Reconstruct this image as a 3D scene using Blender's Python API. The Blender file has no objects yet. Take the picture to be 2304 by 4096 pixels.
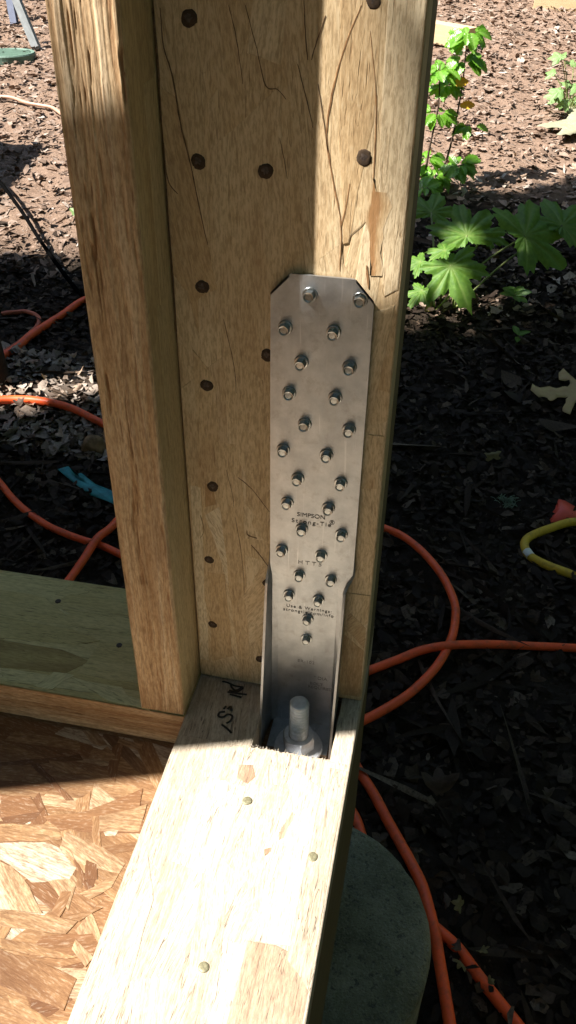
import bpy, bmesh, math, random
import numpy as np
from mathutils import Vector, Matrix, Quaternion
rng = np.random.default_rng(7)
random.seed(7)
S = bpy.context.scene
COL = S.collection

# ------------------------------------------------------------------ camera, light
cam = bpy.data.cameras.new('camera')
cam.sensor_fit = 'VERTICAL'; cam.sensor_height = 36.0; cam.lens = 29.588
cam.clip_start = 0.01; cam.clip_end = 200
co = bpy.data.objects.new('camera', cam); COL.objects.link(co)
RC = Matrix(((0.97975342, 0.19978015, 0.01308169), (-0.12944198, 0.58224643, 0.80264181), (0.15273513, -0.78808438, 0.59631787)))
co.matrix_world = Matrix.Translation((0.1675, -0.4761, 0.5485)) @ RC.transposed().to_4x4()
S.camera = co
SUN = Vector((0.550, 0.277, -0.788)).normalized()          # travel direction of the sunlight
w = bpy.data.worlds.new('World'); S.world = w; w.use_nodes = True
nt = w.node_tree; bg = nt.nodes['Background']
sky = nt.nodes.new('ShaderNodeTexSky'); sky.sky_type = 'NISHITA'; sky.sun_disc = False
sky.sun_elevation = math.asin(-SUN.z); sky.sun_rotation = math.atan2(-SUN.x, -SUN.y)
nt.links.new(sky.outputs[0], bg.inputs[0]); bg.inputs[1].default_value = 0.11
sl = bpy.data.lights.new('sun', 'SUN'); sl.energy = 3.7; sl.angle = math.radians(0.5); sl.color = (1.0, 0.965, 0.91)
so = bpy.data.objects.new('sun', sl); COL.objects.link(so); so.rotation_euler = SUN.to_track_quat('-Z', 'Y').to_euler(); so.location = (-3, -2, 6)
S.view_settings.view_transform = 'Standard'; S.view_settings.look = 'None'
S.view_settings.exposure = 2.05; S.view_settings.gamma = 1.0; S.view_settings.use_curve_mapping = False

# ------------------------------------------------------------------ helpers
WL = {}
def link(o, parent=None, at=(0, 0, 0)):
    """at = world position of the object's origin"""
    COL.objects.link(o)
    WL[o.name] = Vector(at)
    if parent is not None:
        o.parent = parent; o.location = Vector(at) - WL[parent.name]
    else:
        o.location = at
    return o
def tag(o, label, cat, group=None, kind=None):
    o['label'] = label; o['category'] = cat
    if group: o['group'] = group
    if kind: o['kind'] = kind
    return o
def thing(name, label, cat, at=(0, 0, 0), group=None):
    return tag(link(bpy.data.objects.new(name, None), None, at), label, cat, group)
def mesh(name, V, F, attrs=None, mat=None, smooth=False):
    me = bpy.data.meshes.new(name)
    me.from_pydata([tuple(map(float, v)) for v in V], [], [tuple(map(int, f)) for f in F])
    for k, a in (attrs or {}).items():
        a = np.asarray(a, dtype=np.float32)
        at = me.attributes.new(k, 'FLOAT_VECTOR' if a.ndim == 2 else 'FLOAT', 'POINT')
        at.data.foreach_set('vector' if a.ndim == 2 else 'value', a.ravel())
    if mat: me.materials.append(mat)
    if smooth: me.polygons.foreach_set('use_smooth', [True] * len(me.polygons))
    me.update()
    return me
def obj(name, me, parent=None, at=(0, 0, 0)):
    return link(bpy.data.objects.new(name, me), parent, at)
def box(x0, x1, y0, y1, z0, z1):
    V = [(x0, y0, z0), (x1, y0, z0), (x1, y1, z0), (x0, y1, z0), (x0, y0, z1), (x1, y0, z1), (x1, y1, z1), (x0, y1, z1)]
    F = [(3, 2, 1, 0), (4, 5, 6, 7), (0, 1, 5, 4), (1, 2, 6, 5), (2, 3, 7, 6), (3, 0, 4, 7)]
    return V, F
def join(parts):
    V, F = [], []
    for v, f in parts:
        n = len(V); V += [tuple(p) for p in v]; F += [tuple(i + n for i in q) for q in f]
    return V, F
def gp_of(V, axis, seed=0.0):
    """grain coordinates: x along the grain, y,z across"""
    V = np.asarray(V, float)
    o = {'x': (0, 1, 2), 'y': (1, 0, 2), 'z': (2, 0, 1)}[axis]
    return V[:, o] + np.array([seed * 1.7, seed * 0.9, seed * 0.3])
def timber(name, parts, mat, axis, parent=None, seed=0.0, tone=0.5, bevel=0.0012, at=(0, 0, 0)):
    V, F = join(parts)
    me = mesh(name, V, F)
    bm = bmesh.new(); bm.from_mesh(me)
    if bevel:
        ed = [e for e in bm.edges if len(e.link_faces) == 2 and e.calc_face_angle(0) > 0.6]
        bmesh.ops.bevel(bm, geom=ed, offset=bevel, segments=2, affect='EDGES', profile=0.6)
    bm.to_mesh(me); bm.free()
    P = np.array([v.co for v in me.vertices])
    for k, a in dict(gp=gp_of(P, axis, seed), tone=np.full(len(P), tone), rim=np.zeros(len(P))).items():
        a = np.asarray(a, np.float32)
        t = me.attributes.new(k, 'FLOAT_VECTOR' if a.ndim == 2 else 'FLOAT', 'POINT'); t.data.foreach_set('vector' if a.ndim == 2 else 'value', a.ravel())
    me.materials.append(mat)
    return obj(name, me, parent, at)
def vnoise(x, y, seed):
    """2-D value noise in -1..1 on numpy arrays"""
    xi = np.floor(x).astype(np.int64); yi = np.floor(y).astype(np.int64); fx = x - xi; fy = y - yi
    def h(a, b):
        n = (a * 374761393 + b * 668265263 + seed * 974634777) & 0xffffffff
        n = ((n ^ (n >> 13)) * 1274126177) & 0xffffffff
        return ((n ^ (n >> 16)) & 0xffff) / 32767.5 - 1
    fx = fx * fx * (3 - 2 * fx); fy = fy * fy * (3 - 2 * fy)
    return (h(xi, yi) * (1 - fx) + h(xi + 1, yi) * fx) * (1 - fy) + (h(xi, yi + 1) * (1 - fx) + h(xi + 1, yi + 1) * fx) * fy
def tube(pts, r, seg=10, sub=6, close_ends=True, rvar=None):
    """smooth tube through points (Catmull-Rom)"""
    P = [Vector(p) for p in pts]
    Q = []
    for i in range(len(P) - 1):
        p0, p1, p2, p3 = P[max(i - 1, 0)], P[i], P[i + 1], P[min(i + 2, len(P) - 1)]
        for k in range(sub):
            t = k / sub
            Q.append(0.5 * ((2 * p1) + (p2 - p0) * t + (2 * p0 - 5 * p1 + 4 * p2 - p3) * t * t + (3 * p1 - p0 - 3 * p2 + p3) * t ** 3))
    Q.append(P[-1])
    V, F = [], []
    up = Vector((0, 0, 1)); n = len(Q)
    for i, q in enumerate(Q):
        d = (Q[min(i + 1, n - 1)] - Q[max(i - 1, 0)]).normalized()
        a = d.cross(up)
        if a.length < 1e-3: a = d.cross(Vector((1, 0, 0)))
        a.normalize(); b = a.cross(d).normalized()
        rr = r if rvar is None else r * rvar(i / (n - 1))
        for k in range(seg):
            t = 2 * math.pi * k / seg
            V.append(q + (a * math.cos(t) + b * math.sin(t)) * rr)
    for i in range(n - 1):
        for k in range(seg):
            F.append((i * seg + k, i * seg + (k + 1) % seg, (i + 1) * seg + (k + 1) % seg, (i + 1) * seg + k))
    if close_ends:
        F.append(tuple(range(seg))[::-1]); F.append(tuple((n - 1) * seg + k for k in range(seg)))
    return V, F

# ------------------------------------------------------------------ materials
def new_mat(name):
    m = bpy.data.materials.new(name); m.use_nodes = True
    n = m.node_tree.nodes; b = n['Principled BSDF']
    return m, m.node_tree, b
class NB:
    def __init__(s, nt): s.nt = nt
    def n(s, t, **kw):
        nd = s.nt.nodes.new(t)
        for k, v in kw.items(): setattr(nd, k, v)
        return nd
    def l(s, a, b): s.nt.links.new(a, b)
    def attr(s, nm): return s.n('ShaderNodeAttribute', attribute_name=nm)
    def noise(s, vec, sc, detail=4, rough=0.55, dist=0.0):
        nd = s.n('ShaderNodeTexNoise'); nd.inputs['Scale'].default_value = sc; nd.inputs['Detail'].default_value = detail
        nd.inputs['Roughness'].default_value = rough; nd.inputs['Distortion'].default_value = dist
        if vec is not None: s.l(vec, nd.inputs['Vector'])
        return nd.outputs['Fac']
    def scale(s, vec, v):
        nd = s.n('ShaderNodeVectorMath', operation='MULTIPLY'); s.l(vec, nd.inputs[0]); nd.inputs[1].default_value = v
        return nd.outputs[0]
    def math(s, op, a, b=None, c=None):
        nd = s.n('ShaderNodeMath', operation=op)
        for i, q in enumerate((a, b, c)):
            if q is None: continue
            if isinstance(q, (int, float)): nd.inputs[i].default_value = q
            else: s.l(q, nd.inputs[i])
        return nd.outputs[0]
    def ramp(s, fac, stops, interp='LINEAR'):
        nd = s.n('ShaderNodeValToRGB'); r = nd.color_ramp; r.interpolation = interp
        while len(r.elements) < len(stops): r.elements.new(0.5)
        for e, (p, c) in zip(r.elements, stops):
            e.position = p; e.color = (c, c, c, 1) if isinstance(c, (int, float)) else (*c, 1)
        s.l(fac, nd.inputs[0]); return nd.outputs[0]
    def mix(s, fac, a, b, mode='MIX'):
        nd = s.n('ShaderNodeMix', data_type='RGBA', blend_type=mode)
        for i, q in ((0, fac), (6, a), (7, b)):
            if isinstance(q, (int, float)): nd.inputs[i].default_value = q
            elif isinstance(q, tuple): nd.inputs[i].default_value = (*q, 1)
            else: s.l(q, nd.inputs[i])
        return nd.outputs[2]
    def bump(s, h, strength, dist, prev=None):
        nd = s.n('ShaderNodeBump'); nd.inputs['Strength'].default_value = strength; nd.inputs['Distance'].default_value = dist
        s.l(h, nd.inputs['Height'])
        if prev is not None: s.l(prev, nd.inputs['Normal'])
        return nd.outputs[0]

def wood(name, cols, dash=0.5, dashcol=(0.16, 0.085, 0.03), rim=0.6, streak=0.0, streakcol=(0.2, 0.09, 0.035), fine=0.16, rough=0.72, bumpd=0.0006, along=14, across=260, fuzz=0.22, check=0.7, blotch=0.35, porew=620):
    """engineered lumber: strand tone x grain x short dark pores; cols = ramp stops over 'tone'"""
    m, t, b = new_mat(name); q = NB(t)
    gp = q.attr('gp').outputs['Vector']; tone = q.attr('tone').outputs['Fac']; rimv = q.attr('rim').outputs['Fac']
    g1 = q.noise(q.scale(gp, (along, across, across)), 1.0, 5, 0.62, 0.6)
    g2 = q.noise(q.scale(gp, (6, 34, 34)), 1.0, 3, 0.5, 0.8)
    tn = q.math('ADD', tone, q.math('MULTIPLY', q.math('SUBTRACT', g2, 0.5), 0.55))
    c = q.ramp(tn, cols)
    c = q.mix(q.ramp(g1, [(0.36, 1.0), (0.6, 0.0)]), c, q.mix(fine, c, dashcol), 'MIX')
    pores = q.noise(q.scale(gp, (70, porew, porew)), 1.0, 2, 0.5, 0.3)
    pm = q.ramp(pores, [(0.30, 1.0), (0.40, 0.0)])
    big = q.noise(q.scale(gp, (9, 40, 40)), 1.0, 2, 0.5)
    pm = q.math('MULTIPLY', pm, q.math('MULTIPLY', q.ramp(big, [(0.38, 0.25), (0.6, 1.0)]), dash))
    c = q.mix(pm, c, dashcol)
    if streak:
        sn = q.noise(q.scale(gp, (8, 300, 300)), 1.0, 3, 0.55, 0.5)
        c = q.mix(q.math('MULTIPLY', q.ramp(sn, [(0.60, 0.0), (0.70, 1.0)]), streak), c, streakcol)
    fz = q.noise(q.scale(gp, (150, 700, 700)), 1.0, 3, 0.7)
    c = q.mix(q.math('MULTIPLY', q.ramp(fz, [(0.40, 1.0), (0.54, 0.0)]), fuzz), c, dashcol)
    c = q.mix(q.math('MULTIPLY', q.ramp(fz, [(0.55, 0.0), (0.70, 1.0)]), fuzz * 0.6), c, cols[-1][1])
    cn = q.noise(q.scale(gp, (16, 230, 230)), 1.0, 2, 0.45, 1.2)
    cm = q.ramp(q.math('ABSOLUTE', q.math('SUBTRACT', cn, 0.5)), [(0.003, 1.0), (0.011, 0.0)])
    cb = q.noise(q.scale(gp, (22, 60, 60)), 1.0, 2, 0.5)
    cm = q.math('MULTIPLY', q.math('MULTIPLY', cm, q.ramp(cb, [(0.50, 0.0), (0.62, 1.0)])), check)
    c = q.mix(cm, c, dashcol)
    bl = q.noise(q.scale(gp, (5, 16, 16)), 1.0, 4, 0.6, 0.4)
    c = q.mix(q.math('MULTIPLY', q.ramp(bl, [(0.56, 0.0), (0.74, 1.0)]), blotch), c, cols[0][1])
    rn = q.noise(q.scale(gp, (60, 200, 200)), 1.0, 2, 0.5)
    rm = q.math('MULTIPLY', q.math('MULTIPLY', q.ramp(rimv, [(0.45, 0.0), (1.0, 1.0)]), q.ramp(rn, [(0.42, 0.0), (0.62, 1.0)])), rim)
    c = q.mix(rm, c, dashcol)
    q.l(c, b.inputs['Base Color'])
    b.inputs['Roughness'].default_value = rough
    b.inputs['Specular IOR Level'].default_value = 0.25
    h = q.math('SUBTRACT', q.math('ADD', q.math('MULTIPLY', g1, 0.7), q.math('MULTIPLY', fz, 0.5)), q.math('ADD', q.math('MULTIPLY', pm, 0.6), q.math('MULTIPLY', cm, 0.8)))
    q.l(q.bump(h, 0.7, bumpd), b.inputs['Normal'])
    return m
M = {}
M['lsl'] = wood('laminated_strand_lumber', [(0.0, (0.40, 0.21, 0.088)), (0.3, (0.60, 0.41, 0.215)), (0.6, (0.72, 0.545, 0.325)), (1.0, (0.79, 0.66, 0.45))], dash=0.6, dashcol=(0.26, 0.15, 0.065), rim=0.5, fuzz=0.42, check=0.4, blotch=0.55)
M['lsl_plate'] = wood('laminated_strand_lumber_plate', [(0.0, (0.34, 0.19, 0.11)), (0.25, (0.45, 0.345, 0.24)), (0.6, (0.51, 0.43, 0.325)), (1.0, (0.56, 0.50, 0.405))], dash=0.8, dashcol=(0.10, 0.075, 0.055), fine=0.30, fuzz=0.32, check=0.9, blotch=0.18, rim=0.25, porew=900)
M['lsl_edge'] = wood('laminated_strand_lumber_edge', [(0.0, (0.24, 0.12, 0.05)), (0.3, (0.50, 0.315, 0.16)), (0.6, (0.67, 0.48, 0.28)), (1.0, (0.78, 0.63, 0.43))], dash=0.5, dashcol=(0.20, 0.105, 0.045), streak=0.6, streakcol=(0.32, 0.15, 0.065), rim=0, fine=0.35, fuzz=0.4, check=0.4)
M['lsl_green'] = wood('treated_strand_lumber', [(0.0, (0.36, 0.235, 0.085)), (0.3, (0.64, 0.49, 0.20)), (0.6, (0.76, 0.62, 0.29)), (1.0, (0.80, 0.70, 0.37))], dash=0.6, dashcol=(0.14, 0.08, 0.025))
M['osb'] = wood('oriented_strand_board', [(0.0, (0.075, 0.027, 0.010)), (0.25, (0.19, 0.088, 0.036)), (0.55, (0.31, 0.18, 0.082)), (0.8, (0.40, 0.28, 0.16)), (1.0, (0.50, 0.41, 0.295))], dash=0.4, dashcol=(0.13, 0.06, 0.025), rim=0.25, streak=0.3, fuzz=0.55, check=0.5, blotch=0.85, fine=0.55)
M['lsl_side'] = wood('weathered_lumber_side', [(0.0, (0.34, 0.225, 0.105)), (0.3, (0.52, 0.375, 0.19)), (0.6, (0.60, 0.46, 0.255)), (1.0, (0.66, 0.53, 0.33))], dash=0.4, dashcol=(0.15, 0.10, 0.045), rim=0.3, fuzz=0.3, check=0.3)
M['timber'] = wood('sawn_timber', [(0.0, (0.44, 0.30, 0.14)), (0.5, (0.58, 0.44, 0.25)), (1.0, (0.66, 0.52, 0.32))], dash=0.1, rim=0)
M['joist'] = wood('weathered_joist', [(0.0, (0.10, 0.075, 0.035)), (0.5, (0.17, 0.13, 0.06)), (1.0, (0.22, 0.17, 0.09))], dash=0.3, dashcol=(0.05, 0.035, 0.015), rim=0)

def simple(name, col, rough=0.6, metal=0.0, var=0.15, sc=60, bump=0.0, spec=0.5, bsc=None, dirt=0.0):
    m, t, b = new_mat(name); q = NB(t)
    tc = q.n('ShaderNodeTexCoord').outputs['Object']
    n = q.noise(tc, sc, 4, 0.6)
    dark = tuple(c * (1 - var) for c in col); lite = tuple(min(1, c * (1 + var)) for c in col)
    c = q.ramp(n, [(0.3, dark), (0.7, lite)])
    if dirt: c = q.mix(q.math('MULTIPLY', q.ramp(q.noise(tc, 42, 5, 0.7), [(0.50, 0.0), (0.66, 1.0)]), dirt), c, (0.10, 0.065, 0.045))
    q.l(c, b.inputs['Base Color'])
    b.inputs['Roughness'].default_value = rough; b.inputs['Metallic'].default_value = metal; b.inputs['Specular IOR Level'].default_value = spec
    if bump: q.l(q.bump(q.noise(tc, bsc or sc * 3, 3), 0.6, bump), b.inputs['Normal'])
    return m
M['hose'] = simple('orange_rubber', (0.95, 0.115, 0.026), 0.45, 0, 0.12, 30, 0.0003, 0.4, 500, 0.35)
M['hose_faded'] = simple('faded_orange_rubber', (0.50, 0.12, 0.06), 0.6, 0, 0.2, 30, 0.0003)
M['hose_pale'] = simple('pale_orange_rubber', (0.42, 0.25, 0.17), 0.5, 0, 0.1, 30)
M['yellow'] = simple('yellow_rubber', (0.66, 0.42, 0.03), 0.6, 0, 0.2, 40, 0.0003, 0.4, None, 0.5)
M['white'] = simple('white_scuff', (0.7, 0.68, 0.6), 0.6)
M['red'] = simple('red_plastic', (0.75, 0.085, 0.05), 0.45, 0, 0.12, 40)
M['teal'] = simple('teal_tape', (0.02, 0.22, 0.24), 0.5, 0, 0.35, 60, 0.001, 0.4, 90)
M['black'] = simple('black_rubber', (0.003, 0.003, 0.003), 0.9, spec=0.0)
M['ink'] = simple('marker_ink', (0.010, 0.010, 0.012), 0.5)
M['nail'] = simple('rusty_nail_steel', (0.08, 0.058, 0.046), 0.6, 0.4, 0.6, 400, 0.0002)
M['nail_bright'] = simple('bright_nail_steel', (0.55, 0.53, 0.5), 0.4, 0.6, 0.2, 400)
M['nail_plate'] = simple('coated_nail_steel', (0.22, 0.20, 0.12), 0.55, 0.4, 0.4, 500, 0.0002)
M['stone'] = simple('brown_stone', (0.24, 0.15, 0.08), 0.85, 0, 0.4, 60, 0.003, 0.2)
M['bark'] = simple('dark_bark', (0.035, 0.023, 0.017), 0.9, 0, 0.5, 30, 0.006, 0.2, 60)
M['stem'] = simple('green_stem', (0.16, 0.19, 0.05), 0.6, 0, 0.2, 60)
M['woody'] = simple('brown_stem', (0.07, 0.04, 0.025), 0.7, 0, 0.3, 60)
M['stake'] = simple('yellow_stake', (0.38, 0.30, 0.10), 0.6, 0, 0.2, 60)
M['lid'] = simple('green_plastic_lid', (0.115, 0.185, 0.14), 0.6, 0, 0.2, 30, 0.002, 0.4, 60)
M['pole_white'] = simple('pale_painted_steel', (0.24, 0.25, 0.25), 0.45, 0, 0.2, 30)
M['pole_blue'] = simple('blue_grey_steel', (0.10, 0.115, 0.17), 0.5, 0, 0.12, 30)
M['zinc'] = simple('zinc_plated_steel', (0.44, 0.45, 0.44), 0.30, 1.0, 0.3, 500, 0.0001, 0.5, 1500)
M['moss'] = simple('grey_green_lichen', (0.16, 0.22, 0.16), 0.9, 0, 0.3, 60)

def mat_steel():
    m, t, b = new_mat('galvanized_steel'); q = NB(t)
    tc = q.n('ShaderNodeTexCoord').outputs['Object']
    n1 = q.noise(tc, 900, 3, 0.6); n2 = q.noise(q.scale(tc, (1, 1, 1)), 45, 4, 0.6); n3 = q.noise(q.scale(tc, (60, 60, 9)), 1.0, 4, 0.6)
    c = q.mix(q.ramp(n2, [(0.35, 0.0), (0.65, 1.0)]), (0.36, 0.37, 0.38), (0.54, 0.55, 0.555))
    c = q.mix(q.math('MULTIPLY', q.ramp(n3, [(0.5, 0.0), (0.75, 1.0)]), 0.25), c, (0.28, 0.24, 0.20))
    sc_ = q.noise(q.scale(tc, (420, 420, 18)), 1.0, 2, 0.5, 0.3); sb_ = q.noise(q.scale(tc, (14, 14, 420)), 1.0, 2, 0.5)
    c = q.mix(q.math('MULTIPLY', q.ramp(sc_, [(0.66, 0.0), (0.72, 1.0)]), 0.35), c, (0.75, 0.75, 0.75))
    c = q.mix(q.math('MULTIPLY', q.ramp(q.noise(tc, 110, 5, 0.7), [(0.55, 0.0), (0.75, 1.0)]), 0.45), c, (0.22, 0.19, 0.165))
    q.l(c, b.inputs['Base Color']); b.inputs['Metallic'].default_value = 0.92
    q.l(q.ramp(q.math('ADD', q.math('MULTIPLY', n1, 0.5), q.math('MULTIPLY', n2, 0.5)), [(0.3, 0.33), (0.7, 0.5)]), b.inputs['Roughness'])
    q.l(q.bump(n1, 0.35, 0.00025, q.bump(n2, 0.2, 0.0008)), b.inputs['Normal'])
    return m
M['steel'] = mat_steel()
M['bolt'] = simple('hot_dip_galvanized', (0.58, 0.60, 0.63), 0.5, 0.35, 0.12, 300, 0.0002)
M['stamp'] = simple('stamped_lettering', (0.05, 0.045, 0.04), 0.7, 0.0)
M['stamp_faint'] = simple('faint_stamped_lettering', (0.24, 0.235, 0.23), 0.55, 0.7)

def mat_concrete():
    m, t, b = new_mat('mossy_concrete'); q = NB(t)
    tc = q.n('ShaderNodeTexCoord').outputs['Object']
    n1 = q.noise(tc, 18, 6, 0.65); n2 = q.noise(tc, 160, 4, 0.6); n3 = q.noise(tc, 420, 2)
    c = q.ramp(n1, [(0.3, (0.095, 0.095, 0.055)), (0.5, (0.18, 0.175, 0.11)), (0.72, (0.28, 0.265, 0.18))])
    c = q.mix(q.ramp(n2, [(0.34, 1.0), (0.43, 0.0)]), c, (0.07, 0.07, 0.05))
    c = q.mix(q.math('MULTIPLY', q.ramp(n3, [(0.5, 0.0), (0.7, 1.0)]), 0.25), c, (0.42, 0.40, 0.31))
    q.l(c, b.inputs['Base Color']); b.inputs['Roughness'].default_value = 0.9
    q.l(q.bump(q.math('ADD', n2, q.math('MULTIPLY', n3, 0.5)), 1.0, 0.004), b.inputs['Normal'])
    return m
M['concrete'] = mat_concrete()
def mat_soil():
    m, t, b = new_mat('soil'); q = NB(t)
    tc = q.n('ShaderNodeTexCoord').outputs['Object']
    n0 = q.noise(tc, 1.1, 4, 0.55); n1 = q.noise(tc, 26, 6, 0.7); n2 = q.noise(tc, 160, 4, 0.65)
    sep = q.n('ShaderNodeSeparateXYZ'); q.l(tc, sep.inputs[0])
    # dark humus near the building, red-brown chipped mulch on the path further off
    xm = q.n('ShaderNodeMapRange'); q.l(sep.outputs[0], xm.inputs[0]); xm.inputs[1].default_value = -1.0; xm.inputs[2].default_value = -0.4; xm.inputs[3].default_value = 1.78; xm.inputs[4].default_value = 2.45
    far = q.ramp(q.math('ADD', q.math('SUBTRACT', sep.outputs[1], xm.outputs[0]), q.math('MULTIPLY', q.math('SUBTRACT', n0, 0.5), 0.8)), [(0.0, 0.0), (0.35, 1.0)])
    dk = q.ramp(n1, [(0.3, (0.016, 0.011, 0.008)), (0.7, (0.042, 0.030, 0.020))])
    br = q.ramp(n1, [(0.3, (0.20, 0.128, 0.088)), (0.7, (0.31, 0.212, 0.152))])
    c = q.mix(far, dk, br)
    c = q.mix(q.math('MULTIPLY', q.ramp(n2, [(0.3, 1.0), (0.5, 0.0)]), 0.5), c, q.mix(0.5, c, (0.02, 0.013, 0.008)))
    q.l(c, b.inputs['Base Color']); b.inputs['Roughness'].default_value = 0.95; b.inputs['Specular IOR Level'].default_value = 0.15
    q.l(q.bump(n2, 0.9, 0.006, q.bump(n1, 0.9, 0.02)), b.inputs['Normal'])
    return m
M['soil'] = mat_soil()
def mat_litter(name, stops, trans=0.0):
    m, t, b = new_mat(name); q = NB(t)
    tone = q.attr('tone').outputs['Fac']; tc = q.n('ShaderNodeTexCoord').outputs['Object']
    n = q.noise(tc, 220, 3, 0.6)
    c = q.ramp(tone, stops)
    c = q.mix(q.math('MULTIPLY', q.ramp(n, [(0.35, 1.0), (0.6, 0.0)]), 0.45), c, tuple(x * 0.6 for x in stops[0][1]))
    q.l(c, b.inputs['Base Color']); b.inputs['Roughness'].default_value = 0.8; b.inputs['Specular IOR Level'].default_value = 0.2
    return m
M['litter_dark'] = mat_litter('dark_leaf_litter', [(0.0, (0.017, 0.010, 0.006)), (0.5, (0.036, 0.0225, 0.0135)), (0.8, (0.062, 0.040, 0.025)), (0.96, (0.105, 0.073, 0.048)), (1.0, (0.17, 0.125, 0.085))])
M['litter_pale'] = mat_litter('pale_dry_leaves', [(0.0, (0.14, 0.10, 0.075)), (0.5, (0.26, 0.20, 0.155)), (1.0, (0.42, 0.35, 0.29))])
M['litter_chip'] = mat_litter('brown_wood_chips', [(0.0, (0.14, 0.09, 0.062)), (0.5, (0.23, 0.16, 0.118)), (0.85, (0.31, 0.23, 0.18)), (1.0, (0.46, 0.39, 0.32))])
def mat_leaf(name, c0, c1, vein, rough=0.45, trans=0.3, gloss=0.4):
    m, t, b = new_mat(name); q = NB(t)
    gp = q.attr('gp').outputs['Vector']; tone = q.attr('tone').outputs['Fac']
    n = q.noise(gp, 3.0, 4, 0.6)
    c = q.mix(q.ramp(n, [(0.3, 0.0), (0.7, 1.0)]), c0, c1)
    c = q.mix(q.math('MULTIPLY', tone, 0.75), c, vein)
    q.l(c, b.inputs['Base Color']); b.inputs['Roughness'].default_value = rough; b.inputs['Specular IOR Level'].default_value = gloss
    q.l(q.bump(q.math('ADD', q.math('MULTIPLY', tone, -0.6), q.noise(gp, 9.0, 3)), 0.5, 0.002), b.inputs['Normal'])
    tr = q.n('ShaderNodeBsdfTranslucent'); q.l(q.mix(0.5, c, (c1[0] * 1.9, c1[1] * 1.7, c1[2] * 0.8)), tr.inputs[0])
    mx = q.n('ShaderNodeMixShader'); mx.inputs[0].default_value = trans
    q.l(b.outputs[0], mx.inputs[1]); q.l(tr.outputs[0], mx.inputs[2])
    q.l(mx.outputs[0], t.nodes['Material Output'].inputs[0])
    return m
M['leaf_big'] = mat_leaf('broad_green_leaf', (0.085, 0.20, 0.03), (0.19, 0.35, 0.05), (0.28, 0.40, 0.10), 0.5, 0.5)
M['leaf_holly'] = mat_leaf('glossy_green_leaf', (0.09, 0.25, 0.018), (0.19, 0.40, 0.04), (0.28, 0.46, 0.10), 0.2, 0.4, 0.6)
M['leaf_pale'] = mat_leaf('pale_green_leaf', (0.14, 0.25, 0.075), (0.22, 0.34, 0.12), (0.3, 0.4, 0.2), 0.5, 0.3)
M['leaf_yellow'] = mat_leaf('yellow_leaf', (0.55, 0.30, 0.02), (0.7, 0.42, 0.03), (0.6, 0.4, 0.1), 0.5, 0.3)
M['leaf_oak'] = mat_leaf('yellow_brown_leaf', (0.42, 0.27, 0.12), (0.50, 0.37, 0.15), (0.25, 0.13, 0.05), 0.65, 0.15)
M['leaf_olive'] = mat_leaf('olive_brown_leaf', (0.14, 0.105, 0.04), (0.22, 0.18, 0.065), (0.12, 0.08, 0.03), 0.65, 0.15)
M['leaf_dry'] = mat_leaf('pale_dry_leaf', (0.28, 0.265, 0.165), (0.36, 0.34, 0.225), (0.25, 0.22, 0.13), 0.7, 0.15)
M['leaf_brown'] = mat_leaf('brown_dry_leaf', (0.05, 0.031, 0.019), (0.095, 0.06, 0.037), (0.042, 0.026, 0.016), 0.7, 0.1)
M['leaf_tan'] = mat_leaf('tan_dry_leaf', (0.30, 0.20, 0.135), (0.44, 0.32, 0.23), (0.24, 0.15, 0.1), 0.7, 0.1)
M['canopy'] = mat_leaf('canopy_leaf', (0.03, 0.07, 0.015), (0.05, 0.10, 0.02), (0.05, 0.1, 0.03), 0.5, 0.25)

# ------------------------------------------------------------------ ground
def G(x, y):
    t = np.maximum(0, np.asarray(y, float) - 0.6)
    return -0.5 + np.where(t > 0.4, 0.115 * t - 0.023, 0.115 * t * t / 0.8)
def gz(x, y): return float(G(x, y))
def build_ground():
    xs = np.unique(np.concatenate([np.linspace(-60, -4, 29), np.linspace(-4, 2.6, 221), np.linspace(2.6, 60, 29)]))
    ys = np.unique(np.concatenate([np.linspace(-60, -0.6, 25), np.linspace(-0.6, 7, 254), np.linspace(7, 60, 25)]))
    X, Y = np.meshgrid(xs, ys)
    und = 0.007 * vnoise(X * 6, Y * 6, 3) + 0.006 * vnoise(X * 17, Y * 17, 4) + 0.004 * vnoise(X * 40, Y * 40, 5)
    Z = G(X, np.minimum(Y, 9)) + und - 0.009
    V = np.stack([X, Y, Z], -1).reshape(-1, 3); nx = len(xs)
    i = np.arange(len(ys) - 1)[:, None] * nx + np.arange(nx - 1)[None]
    F = np.stack([i, i + 1, i + nx + 1, i + nx], -1).reshape(-1, 4)
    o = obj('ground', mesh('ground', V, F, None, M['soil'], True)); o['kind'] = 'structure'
build_ground()

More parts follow.
